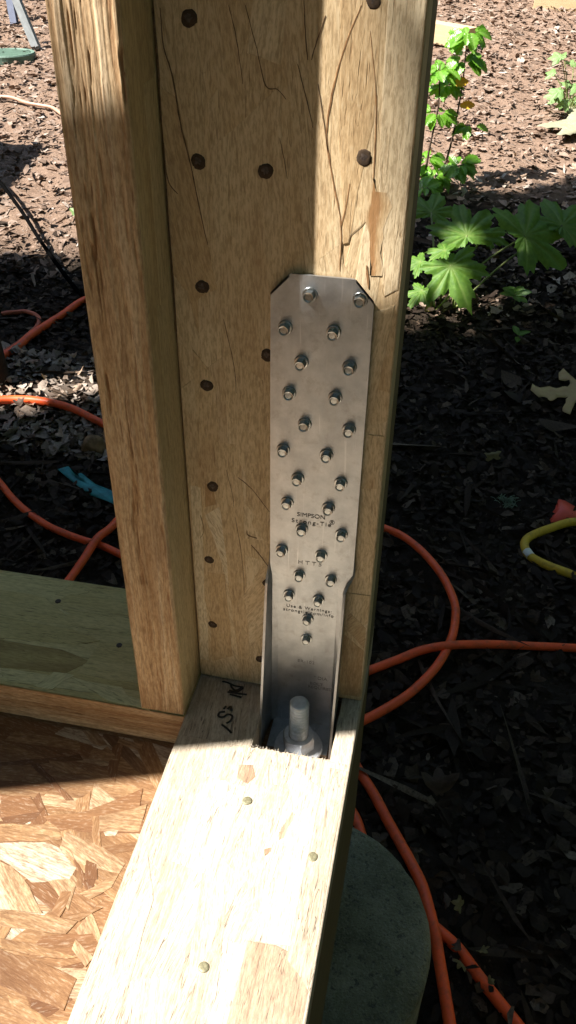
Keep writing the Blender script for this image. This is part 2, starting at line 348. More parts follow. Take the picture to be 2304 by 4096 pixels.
def fragments(n, x0, x1, y0, y1, smin, smax, elong, tilt, lift, mat, name, label, cat, tonepow=1.0, seed=1, keep=None, nv=7):
    r = np.random.default_rng(seed)
    x = r.uniform(x0, x1, n); y = r.uniform(y0, y1, n)
    if keep is not None:
        k = keep(x, y, r); x = x[k]; y = y[k]; n = len(x)
    s = smin + (smax - smin) * r.random(n) ** 2.2
    a = np.linspace(0, 2 * np.pi, nv, endpoint=False)[None] + r.uniform(-.28, .28, (n, nv))
    rad = 0.5 * s[:, None] * r.uniform(0.5, 1.1, (n, nv))
    el = 1 + (elong - 1) * r.random(n) ** 1.3
    lx = rad * np.cos(a) * np.sqrt(el)[:, None]; ly = rad * np.sin(a) / np.sqrt(el)[:, None]
    lz = s[:, None] * r.normal(0, 0.09, (n, nv)) + (ly ** 2 / s[:, None]) * r.uniform(-.6, 1.0, n)[:, None]
    L = np.concatenate([np.stack([lx, ly, lz], -1), np.zeros((n, 1, 3))], 1)
    L[:, -1, 2] = s * r.normal(0, 0.05, n)
    th = r.uniform(0, 2 * np.pi, n); tx = r.normal(0, tilt, n); ty = r.normal(0, tilt, n)
    cx, sx, cy, sy, cz, sz = np.cos(tx), np.sin(tx), np.cos(ty), np.sin(ty), np.cos(th), np.sin(th)
    R = np.empty((n, 3, 3))
    R[:, 0, 0] = cz * cy; R[:, 0, 1] = cz * sy * sx - sz * cx; R[:, 0, 2] = cz * sy * cx + sz * sx
    R[:, 1, 0] = sz * cy; R[:, 1, 1] = sz * sy * sx + cz * cx; R[:, 1, 2] = sz * sy * cx - cz * sx
    R[:, 2, 0] = -sy; R[:, 2, 1] = cy * sx; R[:, 2, 2] = cy * cx
    P = np.einsum('nij,nvj->nvi', R, L)
    z = G(x, y) + r.uniform(-0.004, lift, n)
    P += np.stack([x, y, z], -1)[:, None]
    tone = np.repeat(r.random(n) ** tonepow, nv + 1)
    b = np.arange(n)[:, None] * (nv + 1)
    F = np.concatenate([np.stack([b[:, 0] + i, b[:, 0] + (i + 1) % nv, b[:, 0] + nv], -1) for i in range(nv)])
    me = bpy.data.meshes.new(name)
    V = P.reshape(-1, 3).astype(np.float32)
    me.vertices.add(len(V)); me.vertices.foreach_set('co', V.ravel())
    me.loops.add(F.size); me.loops.foreach_set('vertex_index', F.ravel().astype(np.int32))
    me.polygons.add(len(F)); me.polygons.foreach_set('loop_start', np.arange(0, F.size, 3, dtype=np.int32))
    try: me.polygons.foreach_set('loop_total', np.full(len(F), 3, np.int32))
    except Exception: pass
    at = me.attributes.new('tone', 'FLOAT', 'POINT'); at.data.foreach_set('value', tone.astype(np.float32))
    me.materials.append(mat); me.update(calc_edges=True); me.validate()
    o = obj(name, me); tag(o, label, cat, kind='stuff')
    return o
under = lambda x, y: (x < 0.15) & (y < 0.095)
pier_c = (0.102, -0.013)
def edge_y(x): return np.where(np.asarray(x) < -0.7, 1.78, 2.45)
def keep_near(x, y, r): return (y < edge_y(x) + 0.3 * r.standard_normal(len(x)) * 0.5) & ~((x < 0.13) & (y < 0.08)) & (np.hypot(x - pier_c[0], y - pier_c[1]) > 0.15) & (y < 2.1 + 0.8 * r.random(len(x)))
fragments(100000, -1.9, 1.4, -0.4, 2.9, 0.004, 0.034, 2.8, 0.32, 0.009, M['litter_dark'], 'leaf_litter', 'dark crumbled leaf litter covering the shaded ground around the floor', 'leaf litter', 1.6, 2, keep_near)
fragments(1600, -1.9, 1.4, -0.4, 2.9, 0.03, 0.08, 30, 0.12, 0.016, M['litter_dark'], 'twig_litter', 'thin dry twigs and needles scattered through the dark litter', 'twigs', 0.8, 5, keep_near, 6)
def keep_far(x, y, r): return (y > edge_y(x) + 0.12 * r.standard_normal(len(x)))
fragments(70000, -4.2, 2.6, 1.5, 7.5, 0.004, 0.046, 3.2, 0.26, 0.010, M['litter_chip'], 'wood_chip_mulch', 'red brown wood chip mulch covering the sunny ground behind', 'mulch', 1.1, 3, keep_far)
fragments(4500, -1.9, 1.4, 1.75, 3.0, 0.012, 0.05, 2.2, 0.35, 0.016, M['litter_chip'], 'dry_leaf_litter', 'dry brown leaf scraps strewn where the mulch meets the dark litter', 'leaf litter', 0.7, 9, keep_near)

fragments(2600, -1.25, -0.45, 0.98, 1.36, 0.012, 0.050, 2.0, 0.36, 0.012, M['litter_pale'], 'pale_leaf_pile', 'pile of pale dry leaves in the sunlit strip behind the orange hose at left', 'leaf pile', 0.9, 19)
# ------------------------------------------------------------------ engineered lumber
W55 = 0.1405; T = 0.0376; D = 0.0459; BACK = 0.0937
def clip(poly, x0, x1, y0, y1):
    def cut(P, f, g):
        out = []
        for i in range(len(P)):
            a, b = P[i - 1], P[i]; fa, fb = f(a), f(b)
            if fa >= 0 and fb >= 0: out.append(b)
            elif fa >= 0 > fb: out.append(g(a, b, fa, fb))
            elif fa < 0 <= fb: out += [g(a, b, fa, fb), b]
        return out
    it = lambda a, b, fa, fb: (a[0] + (b[0] - a[0]) * fa / (fa - fb), a[1] + (b[1] - a[1]) * fa / (fa - fb))
    for f in (lambda p: p[0] - x0, lambda p: x1 - p[0], lambda p: p[1] - y0, lambda p: y1 - p[1]):
        poly = cut(poly, f, it)
        if len(poly) < 3: return []
    out = []
    for p in poly:
        if not out or math.hypot(p[0] - out[-1][0], p[1] - out[-1][1]) > 2e-4: out.append(p)
    if len(out) > 2 and math.hypot(out[0][0] - out[-1][0], out[0][1] - out[-1][1]) < 2e-4: out.pop()
    return out
def area(P): return 0.5 * sum(P[i - 1][0] * P[i][1] - P[i][0] * P[i - 1][1] for i in range(len(P)))
def outline(L, w, r, pointed):
    """strand outline, long axis +x, 10 points"""
    h = w / 2; e = lambda: r.uniform(-0.06, 0.06) * w
    k = min(w * pointed, 0.24 * L)
    j = lambda: min(r.uniform(0, 0.5) * w, 0.12 * L)
    s1, s2 = r.choice([-1, 1]), r.choice([-1, 1])
    return [(-L / 2 + (k if s1 > 0 else 0) + j() * .3, -h), (-L / 6, -h + e()), (L / 6, -h + e()), (L / 2 - (k if s2 > 0 else 0) - j() * .3, -h),
            (L / 2 - j() * .4 - k * .4, -h * 0.3), (L / 2 - (0 if s2 > 0 else k) - j() * .3, h), (L / 6, h + e()), (-L / 6, h + e()),
            (-L / 2 + (0 if s1 > 0 else k) + j() * .3, h), (-L / 2 + j() * .4 + k * .4, h * 0.25)]
def strand(poly, ang, level, tone, to3, mat, parent, seed, thick=0.0012, inset=0.0008, name='strand'):
    """poly: 2-D face polygon (ccw); to3(u, v, h) -> world point with h the height above the timber's face"""
    if len(poly) < 3: return
    if area(poly) < 0: poly = poly[::-1]
    n = len(poly); c = (sum(p[0] for p in poly) / n, sum(p[1] for p in poly) / n)
    def shrink(ins):
        inn = []
        for i in range(n):
            a, b, d = poly[i - 1], poly[i], poly[(i + 1) % n]
            e1 = Vector((b[0] - a[0], b[1] - a[1])); e2 = Vector((d[0] - b[0], d[1] - b[1]))
            if e1.length < 1e-6 or e2.length < 1e-6: inn.append(b); continue
            n1 = Vector((-e1.y, e1.x)).normalized(); n2 = Vector((-e2.y, e2.x)).normalized()
            m_ = (n1 + n2); m_ = m_.normalized() if m_.length > 1e-3 else n1
            inn.append((b[0] + m_.x * ins, b[1] + m_.y * ins))
        for i in range(n):
            p, q, a, b = inn[i], inn[(i + 1) % n], poly[i], poly[(i + 1) % n]
            if (q[0] - p[0]) * (b[0] - a[0]) + (q[1] - p[1]) * (b[1] - a[1]) <= 0: return None
        return inn if area(inn) > 0.2 * area(poly) else None
    for k_ in (1, .5, .25, .1):
        inn = shrink(inset * k_)
        if inn: break
    if not inn: return
    V = [to3(p[0], p[1], level) for p in inn] + [to3(p[0], p[1], level - 0.00015) for p in poly] + [to3(p[0], p[1], level - thick) for p in poly]
    F = [tuple(range(n))]
    for i in range(n):
        k = (i + 1) % n
        F += [(n + i, n + k, k, i), (2 * n + i, 2 * n + k, n + k, n + i)]
    ca, sa = math.cos(ang), math.sin(ang)
    gp = []
    for p in inn + poly + poly:
        u, v = p[0] - c[0], p[1] - c[1]
        gp.append((u * ca + v * sa + seed * 3.1, -u * sa + v * ca + seed * 1.3, seed * 0.37))
    me = mesh(name, V, F, dict(gp=np.array(gp), tone=np.full(3 * n, tone), rim=np.array([0.0] * n + [1.0] * (2 * n))), mat)
    return obj(name, me, parent, WL[parent.name])
def local(parent, f):
    o = WL[parent.name]
    return lambda u, v, h: Vector(f(u, v, h)) - o
def lay_strands(parent, n, u0, u1, v0, v1, along_v, Lr, wr, angsd, to3, mat, tones, seed, base=0.0003, step=0.00003, zones=None, pointed=(0.2, 3.0), wide=None):
    r = random.Random(seed)
    f = local(parent, to3)
    for i in range(n):
        L = r.uniform(*Lr); w_ = r.uniform(*wr)
        a = r.gauss(0, angsd) + (math.pi / 2 if along_v else 0)
        if wide and r.random() < wide: a += r.uniform(-1.2, 1.2)
        cu, cv = r.uniform(u0, u1), r.uniform(v0, v1)
        P = outline(L, w_, r, r.uniform(*pointed))
        ca, sa = math.cos(a), math.sin(a)
        P = [(cu + x * ca - y * sa, cv + x * sa + y * ca) for x, y in P]
        tone = min(1, max(0, r.gauss(*tones)))
        for z in (zones or [(u0, u1, v0, v1)]):
            Q = clip(P, *z)
            if len(Q) > 2 and abs(area(Q)) > 2.5e-5:
                strand(Q, a, base + step * i, tone, f, mat, parent, r.uniform(0, 30), inset=min(0.0009, w_ * 0.12))

# --- corner post: wide face (y = 0) looks at the camera, stands on the end of the right sill plate
post = thing('corner_post', 'wide strand lumber post standing on the plate and carrying the long steel strap', 'post', (0.07, 0.02, 0))
FY = 0.0012
timber('board', [box(0.0002, W55 - 0.0002, FY, 0.0378, 0.0004, 2.3)], M['lsl'], 'z', post, 1.0, 0.5, 0.0014, WL['corner_post'])
for o in post.children:
    o.data.transform(Matrix.Translation(-WL['corner_post']))
lay_strands(post, 95, 0.001, W55 - 0.001, 0.001, 0.62, True, (0.10, 0.30), (0.012, 0.042), 0.10, lambda u, v, h: (u, FY - h, v), M['lsl'], (0.55, 0.13), 11, 0.0002, 0.000007, pointed=(0.1, 1.6))
def ragged(P, amp, step, r):
    out = []
    for i in range(len(P)):
        a, b = P[i], P[(i + 1) % len(P)]; L = math.hypot(b[0] - a[0], b[1] - a[1]); k = max(1, min(5, int(L / step)))
        nx, ny = (-(b[1] - a[1]) / L, (b[0] - a[0]) / L) if L else (0, 0)
        for j in range(k):
            t = j / k; q = r.uniform(-amp, amp) if j else 0
            out.append((a[0] + (b[0] - a[0]) * t + nx * q, a[1] + (b[1] - a[1]) * t + ny * q))
    return out
def explicit(parent, to3, mat, lst, base):
    f = local(parent, to3); r = random.Random(77)
    for i, (P, ang, tone) in enumerate(lst):
        strand(ragged(list(P), 0.0007, 0.008, r), ang, base + 0.000004 * i, tone, f, mat, parent, 40 + i * 1.7, name='strand')
H = math.pi / 2
explicit(post, lambda u, v, h: (u, FY - h, v), M['lsl'], [
    ([(0.003, 0.60), (0.020, 0.60), (0.026, 0.38), (0.024, 0.375), (0.013, 0.44)], H, 0.42),
    ([(0.094, 0.60), (0.118, 0.60), (0.118, 0.45), (0.108, 0.385), (0.105, 0.384), (0.099, 0.44)], H, 0.36),
    ([(0.118, 0.60), (0.1385, 0.60), (0.1385, 0.36), (0.131, 0.355), (0.122, 0.42)], H, 0.82),
    ([(0.003, 0.20), (0.011, 0.20), (0.0085, 0.02), (0.001, 0.02)], H, 0.92),
    ([(0.012, 0.175), (0.024, 0.185), (0.040, 0.10), (0.034, 0.085), (0.026, 0.12)], H + 0.45, 0.97),
    ([(0.022, 0.24), (0.040, 0.24), (0.044, 0.07), (0.034, 0.05), (0.028, 0.11)], H, 0.52),
    ([(0.044, 0.30), (0.060, 0.29), (0.060, 0.165), (0.044, 0.19)], H, 0.42),
    ([(0.012, 0.12), (0.026, 0.12), (0.030, 0.03), (0.012, 0.02)], H, 0.34),
    ([(0.040, 0.10), (0.058, 0.14), (0.060, 0.06), (0.046, 0.045)], H - 0.5, 0.72),
    ([(0.0135, 0.204), (0.021, 0.204), (0.022, 0.186), (0.013, 0.182)], H, 0.1),
    ([(0.125, 0.26), (0.1385, 0.26), (0.1385, 0.218), (0.125, 0.216)], H, 0.62),
    ([(0.124, 0.10), (0.1385, 0.085), (0.1385, 0.062), (0.124, 0.08)], H - 0.6, 0.40),
    ([(0.122, 0.075), (0.1385, 0.06), (0.1385, 0.005), (0.122, 0.005)], H, 0.22)], 0.00088)
SEAMS = [([(-0.0003, 0.4978), (0.0008, 0.4841), (0.0009, 0.4624), (0.0003, 0.4433)], 0.9), ([(0.0043, 0.498), (0.0047, 0.4807), (0.0086, 0.4665), (0.0114, 0.4439), (0.0165, 0.4201), (0.0211, 0.3919), (0.024, 0.3771)], 0.8), ([(0.0405, 0.5003), (0.0441, 0.4857), (0.0471, 0.4646)], 0.45), ([(0.0491, 0.5006), (0.0548, 0.4815), (0.0595, 0.4645), (0.0657, 0.463), (0.0705, 0.4584)], 0.45), ([(0.079, 0.5037), (0.08, 0.4905), (0.0816, 0.4774)], 0.6), ([(0.0901, 0.4975), (0.0854, 0.4839), (0.0836, 0.4775)], 0.6), ([(0.0763, 0.4754), (0.0829, 0.454), (0.0853, 0.4454)], 0.5), ([(0.0873, 0.4665), (0.0914, 0.447), (0.0941, 0.433)], 0.6), ([(0.001, 0.4328), (0.0018, 0.4136), (0.0073, 0.4055)], 0.6), ([(0.0321, 0.3312), (0.0379, 0.3002), (0.0391, 0.2799)], 0.5), ([(0.0672, 0.4392), (0.0702, 0.4263), (0.0717, 0.4182)], 0.35), ([(0.0006, 0.4079), (0.0003, 0.3844), (0.0009, 0.3596), (0.0006, 0.3193)], 0.5), ([(0.0386, 0.2127), (0.0492, 0.2035), (0.0614, 0.186)], 0.6), ([(0.0474, 0.1528), (0.0543, 0.144), (0.0616, 0.1323)], 1.0), ([(0.0357, 0.1766), (0.0397, 0.1434), (0.0417, 0.1016)], 0.5), ([(0.0444, 0.166), (0.0454, 0.1617), (0.0521, 0.16)], 0.9), ([(0.0304, 0.2179), (0.0343, 0.1969), (0.035, 0.1858)], 0.4), ([(0.009, 0.1748), (0.0112, 0.1611), (0.0078, 0.1522)], 0.5)]
RESIN = [([(0.1076, 0.5024), (0.0998, 0.4822), (0.0949, 0.462), (0.0928, 0.4458), (0.0941, 0.433), (0.0984, 0.4146), (0.103, 0.3953), (0.1036, 0.3686)], 0.9), ([(0.1068, 0.4179), (0.1051, 0.404), (0.1031, 0.3938)], 0.7), ([(0.1181, 0.4631), (0.1192, 0.4397), (0.1196, 0.4214)], 0.7), ([(0.1191, 0.373), (0.1212, 0.3593)], 1.2), ([(0.1128, 0.4917), (0.1171, 0.4678), (0.1183, 0.4571)], 0.4)]
STAIN = [(0.1192, 0.4214), (0.1218, 0.4148), (0.1275, 0.4145), (0.1312, 0.4073), (0.1281, 0.3986), (0.1267, 0.3855), (0.1287, 0.3677), (0.1222, 0.3672), (0.12, 0.3865), (0.1162, 0.4005), (0.1185, 0.4077)]
def seam(pts, wd, mat):
    n = len(pts); Q = [Vector((x, 0, z)) for x, z in pts]; sm = []
    rr = random.Random(int(wd * 100) + n)
    for i in range(n - 1):
        p0, p1, p2, p3 = Q[max(i - 1, 0)], Q[i], Q[i + 1], Q[min(i + 2, n - 1)]
        for k in range(5):
            t = k / 5; sm.append(0.5 * (2 * p1 + (p2 - p0) * t + (2 * p0 - 5 * p1 + 4 * p2 - p3) * t * t + (3 * p1 - p0 - 3 * p2 + p3) * t ** 3) + Vector((rr.uniform(-.00015, .00015), 0, 0)))
    sm.append(Q[-1]); V, F = [], []; m = len(sm)
    for i, p in enumerate(sm):
        d = (sm[min(i + 1, m - 1)] - sm[max(i - 1, 0)]).normalized(); nx = Vector((d.z, 0, -d.x))
        hw = wd * 0.00042 * (0.25 + 0.9 * math.sin(math.pi * (i + .6) / (m + .2)) ** 0.6) * rr.uniform(.6, 1.2)
        for s_, y in ((-1, 0.0012), (-1, 0.00018), (1, 0.00018), (1, 0.0012)): V.append((p.x + nx.x * hw * s_, y, p.z + nx.z * hw * s_))
    for i in range(m - 1):
        for k in range(3): F.append((i * 4 + k, i * 4 + k + 1, (i + 1) * 4 + k + 1, (i + 1) * 4 + k))
    obj('grain_seam', mesh('grain_seam', np.array(V) - np.array(WL['corner_post']), F, None, mat), post, WL['corner_post'])
M['seam'] = simple('dark_grain_seam', (0.15, 0.088, 0.042), 0.9, 0, 0.6, 300)
M['resin'] = simple('brown_resin_seam', (0.26, 0.13, 0.05), 0.8, 0, 0.5, 200)
for p_, w_ in SEAMS: seam(p_, w_, M['seam'])
for p_, w_ in RESIN: seam(p_, w_, M['resin'])
def stain():
    r = random.Random(9); P = ragged(STAIN, 0.0008, 0.004, r); n = len(P); V, tn_, F = [], [], []
    cz = lambda z: 0.1205 + 0.0007 * math.sin(z * 90)
    for k, t in ((1.0, 0.80), (0.66, 0.50), (0.36, 0.12), (0.12, 0.0)):
        for x, z in P: V.append((cz(z) + (x - cz(z)) * k, 0.00022, z)); tn_.append(t)
    for q in range(3):
        for i in range(n): F.append((q * n + i, q * n + (i + 1) % n, (q + 1) * n + (i + 1) % n, (q + 1) * n + i))
    F.append(tuple(3 * n + i for i in range(n)))
    V = np.array(V); me = mesh('resin_stain', V - np.array(WL['corner_post']), F, dict(gp=gp_of(V, 'z', 1.1), tone=np.array(tn_), rim=np.zeros(len(V))), M['lsl'])
    obj('resin_stain', me, post, WL['corner_post'])
stain()
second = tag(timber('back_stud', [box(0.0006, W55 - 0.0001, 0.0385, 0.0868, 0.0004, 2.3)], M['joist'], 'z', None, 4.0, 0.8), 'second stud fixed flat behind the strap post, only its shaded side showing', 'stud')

# --- stud at the end of the left wall, narrow striated edge towards the camera
def striated(u0, u1, v0, v1, du, dv, seed, depth=0.0011, wav=0.0010):
    """grid in (u across, v along) with fibrous grooves along v; returns U, V, H, tone"""
    us = np.linspace(u0, u1, max(2, int((u1 - u0) / du) + 1)); vs = np.linspace(v0, v1, max(2, int((v1 - v0) / dv) + 1))
    U, Vv = np.meshgrid(us, vs)
    wu = U + wav * vnoise(U / 0.012, Vv / 0.045, seed) + 0.0005 * vnoise(U / 0.004, Vv / 0.015, seed + 1)
    a = vnoise(wu / 0.0018, Vv / 0.10, seed + 2); b = vnoise(wu / 0.0009, Vv / 0.045, seed + 3); c = vnoise(wu / 0.005, Vv / 0.12, seed + 4)
    h = 0.5 * a + 0.35 * b + 0.3 * c
    gap = np.clip((vnoise(wu / 0.0011, Vv / 0.016, seed + 5) - 0.45) * 3.2, 0, 1) * np.clip(0.6 + vnoise(U / 0.01, Vv / 0.08, seed + 6), 0.1, 1)
    Hh = depth * (0.55 * np.tanh(1.6 * h) - 0.55) - 0.0011 * gap
    tone = 0.60 + 0.16 * np.tanh(1.5 * h) + 0.12 * b - 0.5 * gap + 0.14 * c
    return U, Vv, Hh, np.clip(tone, 0, 1)
def grid_faces(nu, nv):
    i = np.arange(nv - 1)[:, None] * nu + np.arange(nu - 1)[None]
    return np.stack([i, i + 1, i + nu + 1, i + nu], -1).reshape(-1, 4)
stud = thing('wall_stud', 'upright strand lumber stud with striated narrow edge, left of the strap post', 'stud', (-0.019, -0.02, 0))
o = timber('board', [box(-T, -0.0004, -D + 0.0022, BACK, 0.0004, 2.3)], M['lsl_side'], 'z', stud, 6.0, 0.34, 0.0010, WL['wall_stud'])
o.data.transform(Matrix.Translation(-WL['wall_stud']))
U, Vv, Hh, tn = striated(-T, -0.0005, 0.001, 0.70, 0.00042, 0.0022, 21)
edge_fall = np.minimum(1, np.minimum(U + T, -0.0005 - U) / 0.0016)
Y = -D - Hh + (1 - edge_fall) ** 2 * 0.0016
P = np.stack([U, Y, Vv], -1).reshape(-1, 3)
me = mesh('edge_face', P - np.array(WL['wall_stud']), grid_faces(U.shape[1], U.shape[0]), dict(gp=gp_of(P, 'z', 2.2), tone=tn.ravel(), rim=np.zeros(len(P))), M['lsl_edge'], True)
obj('edge_face', me, stud, WL['wall_stud'])
lay_strands(stud, 10, -D + 0.003, -0.001, 0.001, 0.6, True, (0.15, 0.3), (0.012, 0.03), 0.04, lambda u, v, h: (-0.0004 + h, u, v), M['lsl_side'], (0.5, 0.10), 12, 0.0001, 0.00002)
f_ = local(stud, lambda u, v, h: (-0.0004 + h, u, v))

# --- right sill plate, with the routed pocket for the strap's foot
plate = thing('sill_plate', 'pale strand lumber sill plate with routed pocket and black marker writing, running towards the viewer', 'plate', (0.07, -0.2, -T))
NX0, NX1, NY = 0.0605, 0.1240, -0.0627
PZ = -0.0012
def plate_body():
    bm = bmesh.new()
    r = random.Random(3)
    out = [(0.0002, -1.3), (W55 - 0.0002, -1.3), (W55 - 0.0002, BACK), (0.0002, BACK)]
    k = 26
    notch = [(NX0, 0.03)] + [(NX0 + r.uniform(-.0005, .0008), NY + (0.03 - NY) * t) for t in (0.75, .55, .4, .25, .12)] + \
            [(NX0 + (NX1 - NX0) * i / k, NY + r.uniform(-0.0012, 0.0010)) for i in range(k + 1)] + \
            [(NX1 + r.uniform(-.0006, .0006), NY + (0.03 - NY) * t) for t in (0.12, .25, .4, .55, 0.75)] + [(NX1, 0.03)]
    es = []
    for loop in (out, notch):
        vs = [bm.verts.new((x, y, PZ)) for x, y in loop]
        es += [bm.edges.new((vs[i - 1], vs[i])) for i in range(len(vs))]
    bmesh.ops.triangle_fill(bm, edges=es, use_beauty=True)
    bmesh.ops.recalc_face_normals(bm, faces=bm.faces[:])
    if bm.faces[0].normal.z < 0: bmesh.ops.reverse_faces(bm, faces=bm.faces[:])
    e = bmesh.ops.extrude_face_region(bm, geom=bm.faces[:])
    for v in [g for g in e['geom'] if isinstance(g, bmesh.types.BMVert)]: v.co.z = -T
    bmesh.ops.recalc_face_normals(bm, faces=bm.faces[:])
    me = bpy.data.meshes.new('board'); bm.to_mesh(me); bm.free()
    P = np.array([v.co for v in me.vertices])
    for kx, a in dict(gp=gp_of(P, 'y', 3.3), tone=np.full(len(P), 0.5), rim=np.zeros(len(P))).items():
        a = np.asarray(a, np.float32); t = me.attributes.new(kx, 'FLOAT_VECTOR' if a.ndim == 2 else 'FLOAT', 'POINT'); t.data.foreach_set('vector' if a.ndim == 2 else 'value', a.ravel())
    me.materials.append(M['lsl_plate'])
    me.transform(Matrix.Translation(-WL['sill_plate']))
    obj('board', me, plate, WL['sill_plate'])
plate_body()
PZONES = [(0.0006, W55 - 0.0006, -0.75, NY - 0.0012), (0.0006, NX0 - 0.0008, NY - 0.0012, 0.0), (NX1 + 0.0008, W55 - 0.0006, NY - 0.0012, 0.0)]
to_plate = lambda u, v, h: (u, v, PZ + h)
lay_strands(plate, 62, 0.0, W55, -0.60, 0.0, True, (0.10, 0.28), (0.014, 0.045), 0.09, to_plate, M['lsl_plate'], (0.64, 0.08), 31, 0.0002, 0.000008, PZONES, pointed=(0.1, 1.6))
explicit(plate, to_plate, M['lsl_plate'], [
    ([(0.094, -0.345), (0.1385, -0.345), (0.1385, -0.236), (0.130, -0.216), (0.113, -0.212), (0.094, -0.213)], H, 0.14),
    ([(0.080, -0.330), (0.0945, -0.330), (0.0945, -0.216), (0.081, -0.2155)], H, 0.95),
    ([(0.066, -0.345), (0.0805, -0.345), (0.080, -0.225), (0.0745, -0.190), (0.068, -0.25)], H, 0.40),
    ([(0.100, -0.212), (0.122, -0.2105), (0.122, -0.09), (0.100, -0.075), (0.094, -0.15)], H, 0.86),
    ([(0.030, -0.17), (0.062, -0.176), (0.066, -0.10), (0.034, -0.098)], H, 0.9),
    ([(0.1215, -0.22), (0.1385, -0.235), (0.1385, -0.07), (0.1245, -0.07)], H, 0.46),
    ([(0.0555, -0.082), (0.066, -0.080), (0.0705, -0.090), (0.066, -0.0975), (0.057, -0.094)], H, 0.02),
    ([(0.085, -0.094), (0.101, -0.096), (0.096, -0.112), (0.084, -0.118), (0.081, -0.126), (0.080, -0.112)], H, 0.45),
    ([(0.1045, -0.113), (0.1065, -0.120), (0.103, -0.137), (0.099, -0.139), (0.098, -0.130)], H, 0.30),
    ([(0.0975, -0.132), (0.1015, -0.130), (0.102, -0.136), (0.0995, -0.140)], H, 0.04),
    ([(0.0905, -0.148), (0.0955, -0.145), (0.096, -0.149), (0.092, -0.153)], H, 0.05),
    ([(0.002, -0.30), (0.030, -0.30), (0.026, -0.20), (0.012, -0.17), (0.002, -0.20)], H, 0.70)], 0.0008)

# splinters along the pocket's sawn edge
def splinters():
    r = random.Random(5); V, F = [], []
    for i in range(90):
        x = r.uniform(NX0, NX1); y = NY + r.uniform(-0.001, 0.0002); l = r.uniform(0.0008, 0.0032); w_ = r.uniform(0.00015, 0.0004)
        d = Vector((r.uniform(-.4, .4), 1, r.uniform(-.1, .5))).normalized() * l
        n = len(V); z = r.uniform(-0.003, 0.0004)
        V += [(x - w_, y, z), (x + w_, y, z), (x, y, z + 0.0004), (x + d.x, y + d.y, z + d.z)]
        F += [(n, n + 1, n + 3), (n + 1, n + 2, n + 3), (n + 2, n, n + 3)]
    V = np.array(V); me = mesh('splinter_fringe', V - np.array(WL['sill_plate']), F, dict(gp=gp_of(V, 'y', 1), tone=np.full(len(V), 0.95), rim=np.zeros(len(V))), M['lsl_plate'])
    o = obj('splinter_fringe', me, plate, WL['sill_plate']); o['kind'] = 'stuff'
splinters()

# marker writing
MK = [[(0.0206, -0.0026), (0.0255, -0.0029), (0.0322, -0.0051), (0.0398, -0.0052)], [(0.0285, -0.0041), (0.0309, -0.008), (0.0348, -0.0098), (0.0397, -0.0049)],
      [(0.0281, -0.013), (0.0363, -0.013), (0.0449, -0.0125)], [(0.029, -0.0111), (0.0359, -0.0113), (0.04, -0.006)], [(0.0307, -0.0151), (0.0356, -0.0157), (0.0412, -0.0163)],
      [(0.0297, -0.0315), (0.0308, -0.0283)], [(0.0329, -0.0309), (0.0348, -0.0279), (0.0365, -0.0321)],
      [(0.0317, -0.0341), (0.0275, -0.0357), (0.0275, -0.0395), (0.0313, -0.0399), (0.0343, -0.0364), (0.0385, -0.0371), (0.0385, -0.0421), (0.0357, -0.0455)],
      [(0.0323, -0.0475), (0.0374, -0.0504), (0.0423, -0.0541)]]
for i, s in enumerate(MK):
    V, F = tube([(x, y, 0.0) for x, y in s], 0.00095, 8, 5)
    V = [(v[0] - WL['sill_plate'].x, v[1] - WL['sill_plate'].y, 0.0003 + v[2] * 0.35 - WL['sill_plate'].z) for v in V]
    obj('marker_stroke', mesh('marker_stroke', V, F, None, M['ink'], True), plate, WL['sill_plate'])

# --- left sill plate
plate_l = thing('wall_sill_plate', 'greenish treated sill plate of the left wall with two dark nail holes', 'plate', (-0.4, 0.02, -T))
o = timber('board', [box(-1.6, -0.0004, -D + 0.0022, BACK, -T, PZ)], M['lsl_green'], 'x', plate_l, 8.0, 0.5, 0.0008, WL['wall_sill_plate'])
o.data.transform(Matrix.Translation(-WL['wall_sill_plate']))
to_pl = lambda u, v, h: (u, v, PZ + h)
lay_strands(plate_l, 34, -0.50, -0.001, -D + 0.001, BACK - 0.001, False, (0.09, 0.24), (0.014, 0.04), 0.10, to_pl, M['lsl_green'], (0.55, 0.15), 41, 0.0002, 0.000012)
explicit(plate_l, to_pl, M['lsl_green'], [
    ([(-0.30, -0.004), (-0.12, 0.012), (-0.10, 0.022), (-0.13, 0.030), (-0.30, 0.034)], 0.0, 0.40),
    ([(-0.30, -0.038), (-0.115, -0.022), (-0.10, -0.004), (-0.13, 0.004), (-0.30, 0.004)], 0.0, 0.12),
    ([(-0.105, -0.020), (-0.030, -0.02), (-0.030, 0.030), (-0.098, 0.020)], 0.0, 0.50),
    ([(-0.135, -0.041), (-0.125, -0.022), (-0.106, -0.022), (-0.118, -0.041)], 0.9, 0.85),
    ([(-0.11, -0.024), (-0.03, -0.038), (-0.03, -0.045), (-0.07, -0.042)], -0.25, 0.80)], 0.0008)
U, Vv, Hh, tn = striated(-T, PZ, -0.42, -0.0008, 0.00045, 0.0022, 51, 0.0008, 0.0007)
P = np.stack([Vv, -D - Hh, U], -1).reshape(-1, 3)
me = mesh('edge_face', P - np.array(WL['wall_sill_plate']), grid_faces(U.shape[1], U.shape[0])[:, ::-1], dict(gp=gp_of(P, 'x', 5.2), tone=np.clip(tn.ravel() - 0.12, 0, 1), rim=np.zeros(len(P))), M['lsl_edge'], True)
obj('edge_face', me, plate_l, WL['wall_sill_plate'])

